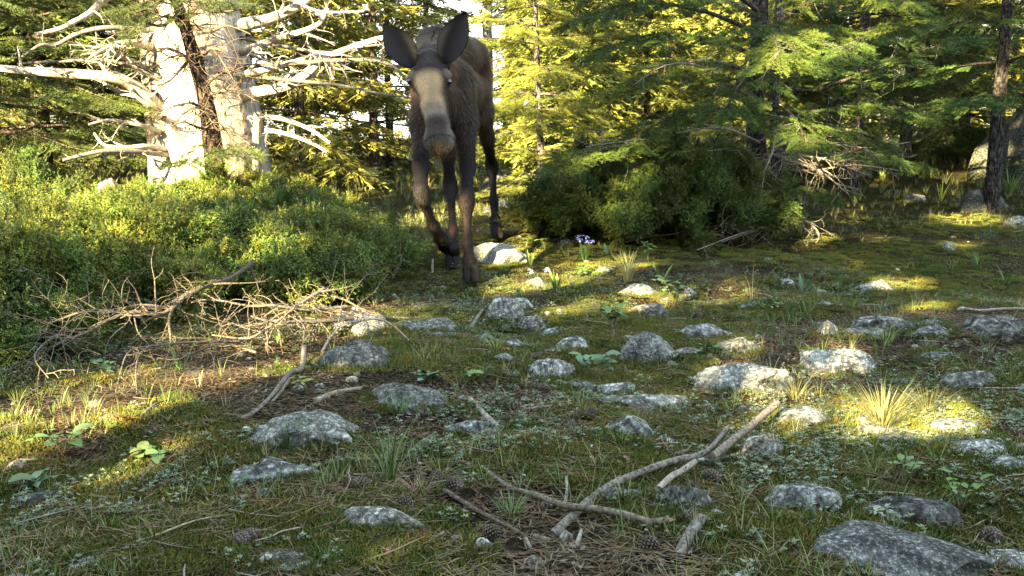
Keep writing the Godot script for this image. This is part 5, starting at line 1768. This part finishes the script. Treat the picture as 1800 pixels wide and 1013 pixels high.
	rock("small pale stone in the shaded moss", 1.283, -3.05, 0.018, 0.015, 0.014, 1.3, 0.6)
	rock("pale green lichen lump in the foreground litter", 0.588, -2.2, 0.022, 0.027, 0.017, 1.5, 0.2)

	# low stones sunk in the moss beside some of the larger ones
	var known := get_children().filter(func(n): return str(n.name).begins_with("rock"))
	rng.seed = 2024
	var twice := RandomNumberGenerator.new()
	twice.seed = 99
	for o in known:
		var base := str(o.get_meta("label"))
		var p: Vector3 = o.position
		if base.split(" ").size() > 10 or p.z < -7.6 or twice.randf() < 0.25:
			continue
		var left := twice.randf() < 0.5
		var big := (o as MeshInstance3D).mesh.get_aabb().size.x * 0.5
		var a := twice.randf_range(0.035, 0.10)
		rock("low sunken stone %s of the %s" % ["left" if left else "right", base], p.x + (-1.0 if left else 1.0) * (big + a + twice.randf_range(0.01, 0.07)), p.z + twice.randf_range(-0.08, 0.14), a, a * twice.randf_range(0.35, 0.6), a * twice.randf_range(0.6, 0.9), twice.randf_range(0.6, 1.3), twice.randf_range(0.4, 0.9))


func fallen_wood() -> void:
	var grey := Color(0.22, 0.20, 0.17)
	var dark := Color(0.14, 0.115, 0.09)
	var pale := Color(0.34, 0.31, 0.26)
	stick("long grey forked branch lying diagonally in the foreground", [Vector3(0.101, 0.029, -2.31), Vector3(0.196, 0.041, -2.47), Vector3(0.277, 0.049, -2.57), Vector3(0.376, 0.049, -2.67), Vector3(0.468, 0.045, -2.77), Vector3(0.562, 0.038, -2.87), Vector3(0.626, 0.033, -2.97), Vector3(0.716, 0.036, -3.16)], 0.0115, 0.0085, grey, "forked_branch", "", 5)
	stick("short side fork of the long branch resting on the pyramid rock", [Vector3(0.541, 0.041, -2.8), Vector3(0.49, 0.051, -2.7), Vector3(0.442, 0.066, -2.61), Vector3(0.385, 0.075, -2.48)], 0.0085, 0.0075, pale, "fallen_stick", "fallen sticks on the forest floor", 2)
	stick("pale pole leaning up from the forked branch to a rock", [Vector3(0.606, 0.034, -2.87), Vector3(0.696, 0.027, -3.02), Vector3(0.785, 0.028, -3.17), Vector3(0.872, 0.042, -3.29), Vector3(0.949, 0.052, -3.41)], 0.0125, 0.0135, Color(0.25, 0.215, 0.18), "fallen_stick", "fallen sticks on the forest floor", 3)
	stick("crooked lichen-covered stick crossing over the forked branch", [Vector3(-0.09, 0.024, -2.77), Vector3(-0.01, 0.031, -2.63), Vector3(0.065, 0.042, -2.55), Vector3(0.137, 0.062, -2.43), Vector3(0.208, 0.067, -2.38), Vector3(0.279, 0.057, -2.35), Vector3(0.338, 0.051, -2.31), Vector3(0.383, 0.051, -2.31)], 0.0065, 0.0105, Color(0.20, 0.175, 0.13), "fallen_stick", "fallen sticks on the forest floor", 8, true)
	stick("thick flaky grey stick at the bottom edge beside a cone", [Vector3(0.472, 0.054, -2.32), Vector3(0.421, 0.054, -2.22), Vector3(0.379, 0.049, -2.12)], 0.017, 0.013, grey, "fallen_stick", "fallen sticks on the forest floor", 2)
	stick("weathered splintered stick in the middle of the clearing", [Vector3(-0.157, 0.026, -3.55), Vector3(-0.101, 0.019, -3.39), Vector3(-0.046, 0.018, -3.21)], 0.010, 0.013, pale)
	stick("short splinter beside the weathered stick", [Vector3(-0.157, 0.007, -3.36), Vector3(-0.132, 0.015, -3.44), Vector3(-0.106, 0.022, -3.54)], 0.008, 0.005, grey)
	stick("curving grey branch below the dead tangle", [Vector3(-0.929, 0.064, -4.3), Vector3(-0.848, 0.064, -3.87), Vector3(-0.867, 0.075, -3.72), Vector3(-0.879, 0.056, -3.47), Vector3(-0.914, 0.042, -3.31), Vector3(-0.977, 0.035, -3.24)], 0.011, 0.006, grey, "curved_branch", "", 4)
	stick("grey twig running beside the curving branch", [Vector3(-0.862, 0.06, -3.7), Vector3(-0.862, 0.049, -3.53), Vector3(-0.864, 0.052, -3.43)], 0.008, 0.005, grey)
	stick("arched pale stick over the slanting dark rock", [Vector3(-0.877, 0.01, -4.44), Vector3(-0.852, 0.06, -4.53), Vector3(-0.812, 0.091, -4.63), Vector3(-0.713, 0.103, -4.64), Vector3(-0.64, 0.094, -4.67), Vector3(-0.561, 0.066, -4.61), Vector3(-0.487, 0.021, -4.53)], 0.007, 0.004, pale, "arched_stick", "")
	stick("long tan stick pointing at the ridge-backed rock", [Vector3(-0.719, 0.033, -3.47), Vector3(-0.66, 0.039, -3.57), Vector3(-0.581, 0.04, -3.67)], 0.010, 0.006, Color(0.40, 0.33, 0.25))
	stick("brown stick above the flat dark rock", [Vector3(-0.405, 0.002, -5.56), Vector3(-0.329, -0.001, -5.59), Vector3(-0.235, -0.008, -5.56)], 0.011, 0.010, Color(0.36, 0.30, 0.23))
	stick("grey stick propped beside the flat dark rock", [Vector3(-0.223, -0.023, -5.12), Vector3(-0.195, -0.005, -5.34), Vector3(-0.165, 0.01, -5.51)], 0.010, 0.008, grey)
	stick("pale forked stick right of the sunlit rock", [Vector3(-0.869, 0.068, -5.28), Vector3(-0.766, 0.054, -5.21), Vector3(-0.668, 0.036, -5.16), Vector3(-0.558, 0.024, -5.21)], 0.008, 0.004, pale, "fallen_stick", "fallen sticks on the forest floor", 3)
	stick("pale bare stick reaching in from the right edge", [Vector3(2.497, 0.049, -5.31), Vector3(2.543, 0.053, -5.25), Vector3(2.67, 0.061, -5.25), Vector3(2.866, 0.052, -5.33)], 0.008, 0.007, pale)
	stick("thin pale stick at the right edge in front of the dark rock", [Vector3(1.824, -0.015, -3.86), Vector3(1.928, 0.006, -3.81), Vector3(2.048, 0.024, -3.76)], 0.004, 0.0035, pale)
	stick("pale tan stick in the lower left sun patch", [Vector3(-1.538, -0.016, -2.85), Vector3(-1.531, -0.005, -2.92), Vector3(-1.487, -0.005, -2.96)], 0.007, 0.004, Color(0.50, 0.42, 0.28))
	stick("thin grey twig beside the orange dead leaf", [Vector3(-1.268, 0.032, -3.24), Vector3(-1.25, 0.055, -3.32), Vector3(-1.233, 0.052, -3.41)], 0.005, 0.003, grey)
	stick("thin grey stick at the bottom left", [Vector3(-0.67, 0.048, -2.27), Vector3(-0.623, 0.053, -2.27), Vector3(-0.573, 0.049, -2.27)], 0.005, 0.003, grey)
	stick("long thin dry stalk lying in the left foreground", [Vector3(-0.947, 0.024, -2.23), Vector3(-0.865, 0.043, -2.25), Vector3(-0.787, 0.055, -2.33), Vector3(-0.688, 0.047, -2.41)], 0.0035, 0.0015, Color(0.42, 0.36, 0.24))
	stick("dark stick lying left of the crossing sticks", [Vector3(-0.188, 0.026, -2.58), Vector3(-0.074, 0.029, -2.44), Vector3(0.021, 0.027, -2.33)], 0.007, 0.006, dark)
	stick("small white chip below the crossing sticks", [Vector3(0.054, 0.026, -2.32), Vector3(0.092, 0.029, -2.29)], 0.006, 0.004, pale)
	stick("pale bone-like splinter at the bottom edge", [Vector3(0.153, 0.033, -2.23), Vector3(0.165, 0.037, -2.28), Vector3(0.173, 0.034, -2.33)], 0.0055, 0.004, pale)
	stick("pair of white splinters near the bottom, left one", [Vector3(0.017, 0.026, -2.29), Vector3(0.033, 0.028, -2.23)], 0.006, 0.004, pale)
	stick("pair of white splinters near the bottom, right one", [Vector3(0.034, 0.026, -2.3), Vector3(0.044, 0.029, -2.23)], 0.005, 0.004, pale)
	stick("upright white splinter between the crossing sticks", [Vector3(0.141, 0.018, -2.52), Vector3(0.149, 0.036, -2.56), Vector3(0.15, 0.055, -2.61)], 0.005, 0.004, pale)
	stick("short broken stub standing by the moose's hoof", [Vector3(-0.573, -0.013, -7.01), Vector3(-0.589, 0.033, -7.21), Vector3(-0.592, 0.071, -7.3)], 0.010, 0.009, pale)
	stick("low dead stick in front of the raised hoof", [Vector3(-0.647, 0.021, -5.51), Vector3(-0.512, 0.011, -5.82), Vector3(-0.358, -0.007, -6.11)], 0.007, 0.004, dark, "fallen_stick", "fallen sticks on the forest floor", 4)
	for b in [
		["pale dead branch running up behind the tangle", [Vector3(-1.379, 0.324, -5.21), Vector3(-1.458, 0.263, -5.02), Vector3(-1.473, 0.277, -4.66), Vector3(-1.579, 0.232, -4.58), Vector3(-1.646, 0.194, -4.49), Vector3(-1.825, 0.213, -4.58), Vector3(-1.914, 0.2, -4.58)], 0.019, 0.004, 14, 0.4],
		["long dead branch reaching lowest and farthest left", [Vector3(-1.513, 0.268, -4.53), Vector3(-1.585, 0.194, -4.4), Vector3(-1.684, 0.219, -4.31), Vector3(-1.755, 0.202, -4.22), Vector3(-1.818, 0.163, -4.14), Vector3(-1.867, 0.147, -4.05), Vector3(-1.947, 0.106, -3.96), Vector3(-1.998, 0.077, -3.96)], 0.017, 0.003, 16, 0.42],
		["dead branch forking down through the middle of the tangle", [Vector3(-1.579, 0.232, -4.58), Vector3(-1.529, 0.188, -4.31), Vector3(-1.467, 0.12, -4.14), Vector3(-1.431, 0.063, -3.96)], 0.012, 0.003, 10, 0.35],
		["pale dead branch curving low at the right of the tangle", [Vector3(-0.97, 0.209, -5.02), Vector3(-1.051, 0.167, -4.75), Vector3(-1.086, 0.142, -4.58), Vector3(-1.148, 0.103, -4.49), Vector3(-1.205, 0.078, -4.4), Vector3(-1.37, 0.094, -4.4)], 0.015, 0.005, 14, 0.4],
		["dead branch lying level across the top right of the tangle", [Vector3(-0.84, 0.13, -4.93), Vector3(-1.013, 0.147, -4.75), Vector3(-1.149, 0.186, -4.66), Vector3(-1.269, 0.183, -4.66), Vector3(-1.421, 0.211, -4.66), Vector3(-1.516, 0.213, -4.58)], 0.013, 0.004, 16, 0.36],
		["thick tan dead branch below the level one", [Vector3(-0.797, 0.088, -4.84), Vector3(-0.933, 0.105, -4.66), Vector3(-1.016, 0.123, -4.58), Vector3(-1.094, 0.132, -4.49), Vector3(-1.215, 0.165, -4.49)], 0.016, 0.006, 10, 0.3],
		["dead branch bending down to the two hanging twigs", [Vector3(-1.247, 0.065, -4.4), Vector3(-1.396, 0.098, -4.22), Vector3(-1.459, 0.125, -4.05), Vector3(-1.489, 0.152, -3.87), Vector3(-1.513, 0.152, -3.83), Vector3(-1.494, 0.142, -3.7), Vector3(-1.461, 0.06, -3.52)], 0.010, 0.003, 6, 0.2],
		["thin hanging grey twig right of its twin", [Vector3(-1.478, 0.148, -3.92), Vector3(-1.482, 0.135, -3.83), Vector3(-1.45, 0.113, -3.7), Vector3(-1.399, 0.049, -3.56)], 0.006, 0.003, 3, 0.12],
		["grey dead branch at the left end of the tangle", [Vector3(-1.841, 0.149, -4.05), Vector3(-1.911, 0.164, -4.05), Vector3(-1.924, 0.119, -3.87), Vector3(-1.791, 0.068, -3.7)], 0.008, 0.002, 8, 0.3],
		["fan of thin dead twigs over the lower left juniper", [Vector3(-1.648, 0.188, -4.31), Vector3(-1.81, 0.243, -4.22), Vector3(-1.924, 0.22, -4.14), Vector3(-2.005, 0.188, -4.05)], 0.009, 0.002, 14, 0.4],
		["bare grey branch between tangle and raised hoof", [Vector3(-0.598, 0.088, -4.84), Vector3(-0.753, 0.115, -4.93), Vector3(-0.883, 0.159, -5.02), Vector3(-1, 0.174, -5.02), Vector3(-1.099, 0.165, -4.93)], 0.011, 0.003, 12, 0.32],
		["small white dead twig in the low juniper", [Vector3(-0.685, 0.181, -5.58), Vector3(-0.651, 0.246, -5.58), Vector3(-0.631, 0.306, -5.58), Vector3(-0.643, 0.325, -5.58)], 0.006, 0.002, 4, 0.15],
		["grey dead twigs among the junipers behind the tangle", [Vector3(-1.826, 0.259, -5.49), Vector3(-1.949, 0.355, -5.49), Vector3(-2.108, 0.371, -5.49), Vector3(-2.165, 0.351, -5.39)], 0.008, 0.002, 14, 0.3],
		["pale dead branch at the foot of the tangle on the ground", [Vector3(-1.078, 0.091, -4.05), Vector3(-1.247, 0.108, -4.14), Vector3(-1.336, 0.099, -3.96), Vector3(-1.413, 0.071, -3.78)], 0.009, 0.003, 10, 0.28],
	]:
		dead_branch(b[0], b[1], b[2] * 0.75, b[3] * 0.8, Color(0.165, 0.145, 0.12) * rr(0.65, 1.35), int(b[4] * 1.6), b[5])
	# pine cones
	var cone := put("pine_cone", cone_mesh(61), M["cone"])
	var first := true
	for c in [
		["cone on the litter left of the long flat rock", Vector3(0.127, -0.006, -3.75)], ["cone left of the sharp white chip", Vector3(0.273, -0.005, -3.36)], ["cone right above the chip, beside another", Vector3(0.328, -0.02, -3.57)], ["cone lying by the stone sunk in moss", Vector3(0.199, 0.006, -3.22)],
		["dark cone right of the forked branch", Vector3(0.585, -0.003, -2.75)], ["pale cone above the thick flaky stick", Vector3(0.444, 0.034, -2.33)], ["cone at the left end of the dark stick, lower", Vector3(-0.05, 0.015, -2.3)], ["cone at the bottom edge left of the splinters", Vector3(0.007, 0.018, -2.21)],
		["pale cone left of the brown needle nest", Vector3(-0.271, 0.013, -2.69)], ["brown cone touching the pale one", Vector3(-0.214, 0.013, -2.68)], ["pale cone in the row left of the crossing stick", Vector3(-0.119, 0.013, -2.54)], ["brown cone in the row left of the crossing stick", Vector3(-0.068, 0.012, -2.56)], ["leftmost cone of the row by the crossing stick", Vector3(-0.157, 0.013, -2.6)],
		["pale cone below the tan triangular chip", Vector3(-0.052, 0.015, -2.31)], ["small pale cone in the grass left of the chip", Vector3(-0.281, 0.02, -2.46)], ["dark cone left of the needle nest in shade", Vector3(-0.419, 0.022, -2.6)], ["cone below the weathered splintered stick", Vector3(-0.059, 0.009, -3.05)], ["dark cone left of the weathered stick", Vector3(-0.18, -0.002, -3.27)],
		["cone lying by the thin stick at the bottom left", Vector3(-0.626, 0.038, -2.23)], ["dark cone at the bottom left of the frame", Vector3(-0.638, 0.038, -2.2)], ["cone near the rock right of the centre", Vector3(1.046, -0.021, -5.44)], ["cone behind the ridge-backed rock", Vector3(0.1, 0.008, -4.2)], ["cone in shade at the bottom right", Vector3(1.231, -0.018, -2.39)], ["cone left of the bottom thick stick", Vector3(0.318, 0.033, -2.17)],
	]:
		var o: MeshInstance3D = cone if first else cone.duplicate()
		if not first:
			o.name = numbered("pine_cone")
			add_child(o, true)
		first = false
		o.position = settled(c[1]) + Vector3(0, 0.018, 0)
		o.basis = Basis(Vector3.UP, rr(0, TAU)) * Basis(Vector3.RIGHT, rr(1.1, 1.9)) * Basis.from_scale(Vector3.ONE * rr(0.7, 1.0))
		tag(o, c[0], "pine cone", "pine cones on the forest floor")


func herbs() -> void:
	var leaf := Color(0.075, 0.135, 0.035)
	var blue := Color(0.06, 0.11, 0.045)
	var lime := Color(0.17, 0.22, 0.04)
	var straw := Color(0.17, 0.17, 0.06)
	sword_plant("violet-flowered clump with long leaves at the dark junipers", Vector3(0.545, 0.049, -7.3), 0.17, 8, 0.016, leaf, 0.5, 5, "violet_flowers", "flower", "")
	sword_plant("single violet flower stem beside the sunlit rock", Vector3(0.189, -0.003, -6.73), 0.09, 3, 0.010, leaf, 0.4, 2, "violet_flowers", "flower", "")
	sword_plant("bright lime leaves right of the cream sunlit rock", Vector3(0.137, 0.021, -7.32), 0.17, 6, 0.026, lime, 0.35)
	sword_plant("tall lime leaves in the sun patch under the violet flower", Vector3(0.277, 0.006, -6.05), 0.17, 7, 0.022, lime, 0.4)
	sword_plant("short green leaves behind the pale cap of stone", Vector3(0.028, -0.002, -5.92), 0.10, 7, 0.018, blue, 0.6)
	sword_plant("broad pale leaf leaning left of the mossy rock", Vector3(0.973, 0.03, -6.35), 0.13, 3, 0.022, lime, 0.5)
	sword_plant("upright pair of pointed leaves in the shade on the right", Vector3(1.854, -0.002, -6.18), 0.17, 4, 0.026, blue, 0.55)
	sword_plant("blue-green leaves right of the violet clump", Vector3(0.722, 0.079, -7.47), 0.15, 4, 0.026, blue, 0.7)
	sword_plant("yellow-green shoot at the small red plant, right side", Vector3(4.5, 0.458, -12.03), 0.2, 5, 0.022, lime, 0.5)
	sword_plant("few upright blades in front of the dark boulder", Vector3(4.586, 0.303, -10.52), 0.25, 7, 0.014, lime, 0.4)
	sword_plant("pale leaf standing by the standing hoof", Vector3(-0.277, -0.018, -6.06), 0.09, 4, 0.02, blue, 0.5)
	sword_plant("tall blades at the lower left of the tangle", Vector3(-1.365, 0.023, -3.95), 0.17, 7, 0.008, leaf, 0.5)
	broad_herb("leafy plant growing below the mossy rock", Vector3(0.525, -0.01, -5), 0.12, 14, 0.085, leaf)
	broad_herb("leafy plant in front of the long pale rock", Vector3(0.348, -0.025, -4.04), 0.13, 12, 0.085, Color(0.07, 0.13, 0.055))
	broad_herb("tall leafy plant right of the thin grass tuft", Vector3(0.977, -0.028, -5.84), 0.17, 12, 0.085, Color(0.07, 0.12, 0.05))
	broad_herb("broad low leaves above the ridge-backed rock", Vector3(-0.322, 0.03, -3.79), 0.05, 9, 0.075, blue)
	broad_herb("low leaves right of the broad ones, on reddish stems", Vector3(-0.159, 0.025, -3.82), 0.05, 5, 0.06, leaf)
	broad_herb("leaves under the dark junipers near the flowers", Vector3(1.01, 0.06, -7.22), 0.15, 10, 0.075, leaf)
	broad_herb("rosette of leaves left below the violet clump", Vector3(0.467, -0.002, -6.77), 0.08, 8, 0.085, leaf)
	broad_herb("broad shaded leaves under the dead tangle", Vector3(-1.714, -0.001, -4.01), 0.06, 6, 0.085, blue)
	broad_herb("pale leaves in the left foreground sun", Vector3(-1.172, -0.006, -2.96), 0.05, 7, 0.06, Color(0.12, 0.17, 0.04))
	broad_herb("green leaf beside the pale leaves, left foreground", Vector3(-1.08, -0.003, -2.94), 0.05, 4, 0.06, leaf)
	broad_herb("large shaded leaves at the left edge", Vector3(-1.382, -0.035, -2.77), 0.05, 6, 0.075, blue)
	broad_herb("dark leaves with one yellow leaf at the left", Vector3(-1.444, -0.008, -3.04), 0.09, 8, 0.075, leaf)
	broad_herb("leaves between the blocky rock and the dark one", Vector3(0.884, -0.005, -4.39), 0.06, 6, 0.06, leaf)
	broad_herb("yellowish sprig left of the tan stick", Vector3(-0.762, 0.03, -3.55), 0.08, 6, 0.05, Color(0.11, 0.15, 0.03))
	broad_herb("small feathery herb in the right foreground", Vector3(1.142, -0.004, -2.74), 0.08, 12, 0.045, leaf)
	broad_herb("dense small-leaved herb at the right of the dark slab", Vector3(1.213, -0.006, -2.53), 0.12, 18, 0.04, Color(0.06, 0.13, 0.02))
	broad_herb("spread of small leaves on the mossy rise at the right", Vector3(1.457, 0.024, -5.39), 0.05, 14, 0.045, Color(0.10, 0.15, 0.05))
	broad_herb("bright low leaves among the pale grass behind", Vector3(4.658, 0.445, -11.9), 0.1, 8, 0.05, lime)
	broad_herb("leaves beside the yellow sunlit ones above the iris", Vector3(0.265, 0.08, -7.84), 0.09, 8, 0.06, lime)
	broad_herb("thin orange-brown curled dead leaf in the left foreground", Vector3(-1.296, 0.019, -3.22), 0.02, 3, 0.10, Color(0.30, 0.12, 0.025), "dead leaf", "dead_leaf", "")
	broad_herb("reddish dead leaf on the small tilted slab", Vector3(-0.005, 0.018, -4.31), 0.02, 2, 0.05, Color(0.35, 0.10, 0.03), "dead leaf", "dead_leaf", "")
	broad_herb("pair of small red leaves by the arched stick", Vector3(-0.625, 0.004, -4.64), 0.02, 2, 0.035, Color(0.40, 0.10, 0.06), "dead leaf", "dead_leaf", "")
	broad_herb("green-grey woolly rosette on the dark brown rock", Vector3(0.95, -0.001, -2.42), 0.05, 16, 0.024, Color(0.16, 0.19, 0.115), "plant", "woolly_plant", "woolly grey-green plants")
	broad_herb("woolly sprig left of the dark brown rock", Vector3(0.813, 0.01, -2.44), 0.05, 12, 0.024, Color(0.16, 0.19, 0.115), "plant", "woolly_plant", "woolly grey-green plants")
	broad_herb("woolly sprig left of the round foreground rock", Vector3(0.74, -0.009, -2.72), 0.05, 14, 0.024, Color(0.16, 0.19, 0.115), "plant", "woolly_plant", "woolly grey-green plants")
	broad_herb("woolly tuft in front of the blocky grey rock", Vector3(0.723, -0.012, -4.28), 0.06, 14, 0.024, Color(0.16, 0.19, 0.115), "plant", "woolly_plant", "woolly grey-green plants")
	broad_herb("woolly tuft right of the long flat rock", Vector3(0.747, -0.036, -3.52), 0.06, 16, 0.024, Color(0.16, 0.19, 0.115), "plant", "woolly_plant", "woolly grey-green plants")
	broad_herb("woolly tuft near the pale tan rock", Vector3(2.147, 0.007, -6.38), 0.06, 14, 0.024, Color(0.16, 0.19, 0.115), "plant", "woolly_plant", "woolly grey-green plants")
	grass_tuft("yellow sunlit grass tuft spilling over the right rocks", Vector3(1.308, -0.022, -3.35), 170, 0.12, 0.27, 0.0034, 0.9, straw)
	grass_tuft("thin straw grass tuft beside the violet flowers", Vector3(0.763, 0.02, -6.42), 60, 0.14, 0.27, 0.004, 0.3, Color(0.24, 0.23, 0.09))
	grass_tuft("green shoots rising by the brown needle nest", Vector3(-0.345, 0.015, -2.69), 16, 0.10, 0.22, 0.006, 0.5, leaf)
	grass_tuft("fine dark grass in front of the wide grey rock", Vector3(-0.701, 0, -2.99), 60, 0.07, 0.16, 0.003, 0.5, Color(0.07, 0.13, 0.04))
	grass_tuft("grass at the foot of the ridge-backed rock", Vector3(-0.405, -0.005, -3.39), 40, 0.05, 0.12, 0.003, 0.6, leaf)
	grass_tuft("short lime grass left of the brown stone row", Vector3(-0.072, 0.023, -4.33), 40, 0.06, 0.13, 0.0035, 0.6, Color(0.12, 0.16, 0.03))
	grass_tuft("green grass below the moose's standing leg", Vector3(0.016, -0.031, -5.48), 50, 0.06, 0.13, 0.0035, 0.6, leaf)
	grass_tuft("grass tuft near the small flat stones at the crossing sticks", Vector3(0, 0.013, -2.46), 50, 0.05, 0.10, 0.0028, 0.6, leaf)
	grass_tuft("two tall blades behind the bright white rock", Vector3(1.671, 0.012, -4.38), 7, 0.12, 0.2, 0.006, 0.3, leaf)
	grass_tuft("pale green grass at the right edge under the trees", Vector3(5.387, 0.336, -10.67), 60, 0.2, 0.4, 0.008, 0.6, Color(0.13, 0.2, 0.05))
	grass_tuft("green grass in the mossy patch at the right", Vector3(3.411, 0.039, -7.13), 30, 0.10, 0.2, 0.005, 0.5, leaf)
	grass_tuft("dry stalks rising from the mossy rise", Vector3(1.431, 0.016, -5.78), 10, 0.15, 0.3, 0.004, 0.3, Color(0.22, 0.17, 0.08))
	grass_tuft("green grass at the right edge, middle", Vector3(3.392, -0.018, -6.68), 10, 0.12, 0.22, 0.006, 0.3, leaf)
	grass_tuft("pale sunlit grass behind the moose's far hind leg", Vector3(0.051, 0.239, -17.59), 90, 0.15, 0.32, 0.008, 0.6, Color(0.19, 0.22, 0.08))
	grass_tuft("grass strip in front of the grey boulder behind", Vector3(0.537, 0.21, -15.55), 90, 0.12, 0.26, 0.007, 0.6, Color(0.16, 0.2, 0.07))
	grass_tuft("grass below the two-humped rock", Vector3(1.777, 0.034, -4.56), 30, 0.06, 0.14, 0.004, 0.6, Color(0.12, 0.16, 0.04))
	grass_tuft("straw-coloured grass left of the tan rock", Vector3(1.544, -0.031, -3.54), 80, 0.08, 0.18, 0.003, 1.0, straw)
	grass_tuft("straw grass between the white rocks", Vector3(1.114, -0.019, -3.74), 80, 0.07, 0.17, 0.003, 1.1, straw)
	grass_tuft("brown nest of dry pine needles and grass", Vector3(-0.259, 0.016, -2.59), 60, 0.04, 0.08, 0.0026, 2.2, Color(0.17, 0.12, 0.06))

func _ready() -> void:
	# camera, sky, sun
	var cam := Camera3D.new()
	cam.name = "camera"
	cam.fov = 32.66
	cam.near = 0.05
	cam.far = 400.0
	add_child(cam)
	cam.position = Vector3(0, 1.0, 0)
	cam.rotation_degrees = Vector3(-8.9, 0, 0)
	cam.current = true
	var sky_mat := ProceduralSkyMaterial.new()
	sky_mat.sky_top_color = Color(0.66, 0.73, 0.82)
	sky_mat.sky_horizon_color = Color(0.98, 0.97, 0.88)
	sky_mat.sky_curve = 0.12
	sky_mat.ground_bottom_color = Color(0.16, 0.17, 0.12)
	sky_mat.ground_horizon_color = Color(0.55, 0.56, 0.48)
	sky_mat.sun_angle_max = 12.0
	var env := Environment.new()
	env.background_mode = Environment.BG_SKY
	env.sky = Sky.new()
	env.sky.sky_material = sky_mat
	env.background_energy_multiplier = 0.43
	env.tonemap_mode = Environment.TONE_MAPPER_LINEAR
	env.tonemap_exposure = 14.0
	env.sdfgi_enabled = true
	env.ssao_enabled = true
	env.ssil_enabled = true
	var we := WorldEnvironment.new()
	we.name = "world_environment"
	we.environment = env
	add_child(we)
	var sun := DirectionalLight3D.new()
	sun.name = "sun"
	sun.light_energy = 1.6
	sun.light_color = Color(1.0, 0.90, 0.68)
	sun.light_angular_distance = 0.5
	sun.shadow_enabled = true
	sun.basis = Basis.looking_at(-SUN, Vector3.UP)
	add_child(sun)

	rng.seed = 5
	fa.noise_type = FastNoiseLite.TYPE_SIMPLEX
	fa.frequency = 0.02
	fa.fractal_octaves = 3
	fa.seed = 11
	fb.noise_type = FastNoiseLite.TYPE_SIMPLEX_SMOOTH
	fb.frequency = 0.05
	fb.fractal_octaves = 3
	fb.seed = 22
	fc.noise_type = FastNoiseLite.TYPE_SIMPLEX_SMOOTH
	fc.frequency = 0.02
	fc.fractal_octaves = 3
	fc.seed = 33
	make_materials()
	M["far_a"] = far_spray(101)
	M["fir_a"] = fir_spray(102, 0.012, 0.029, 0.0058, 6)
	M["juniper_a"] = juniper_tip(103)
	M["pine_a"] = pine_tuft(104)
	for k in 3:
		M["leaf_%d" % k] = leaf_mesh(200 + k, 1.0, 0.62 - 0.08 * k, 2, 0.15, 0.5 + 0.2 * k)

	ground()
	standing_trees()
	left_trees()
	background()
	shrubs()
	moose()
	rocks()
	fallen_wood()
	herbs()
	scatter_cover()
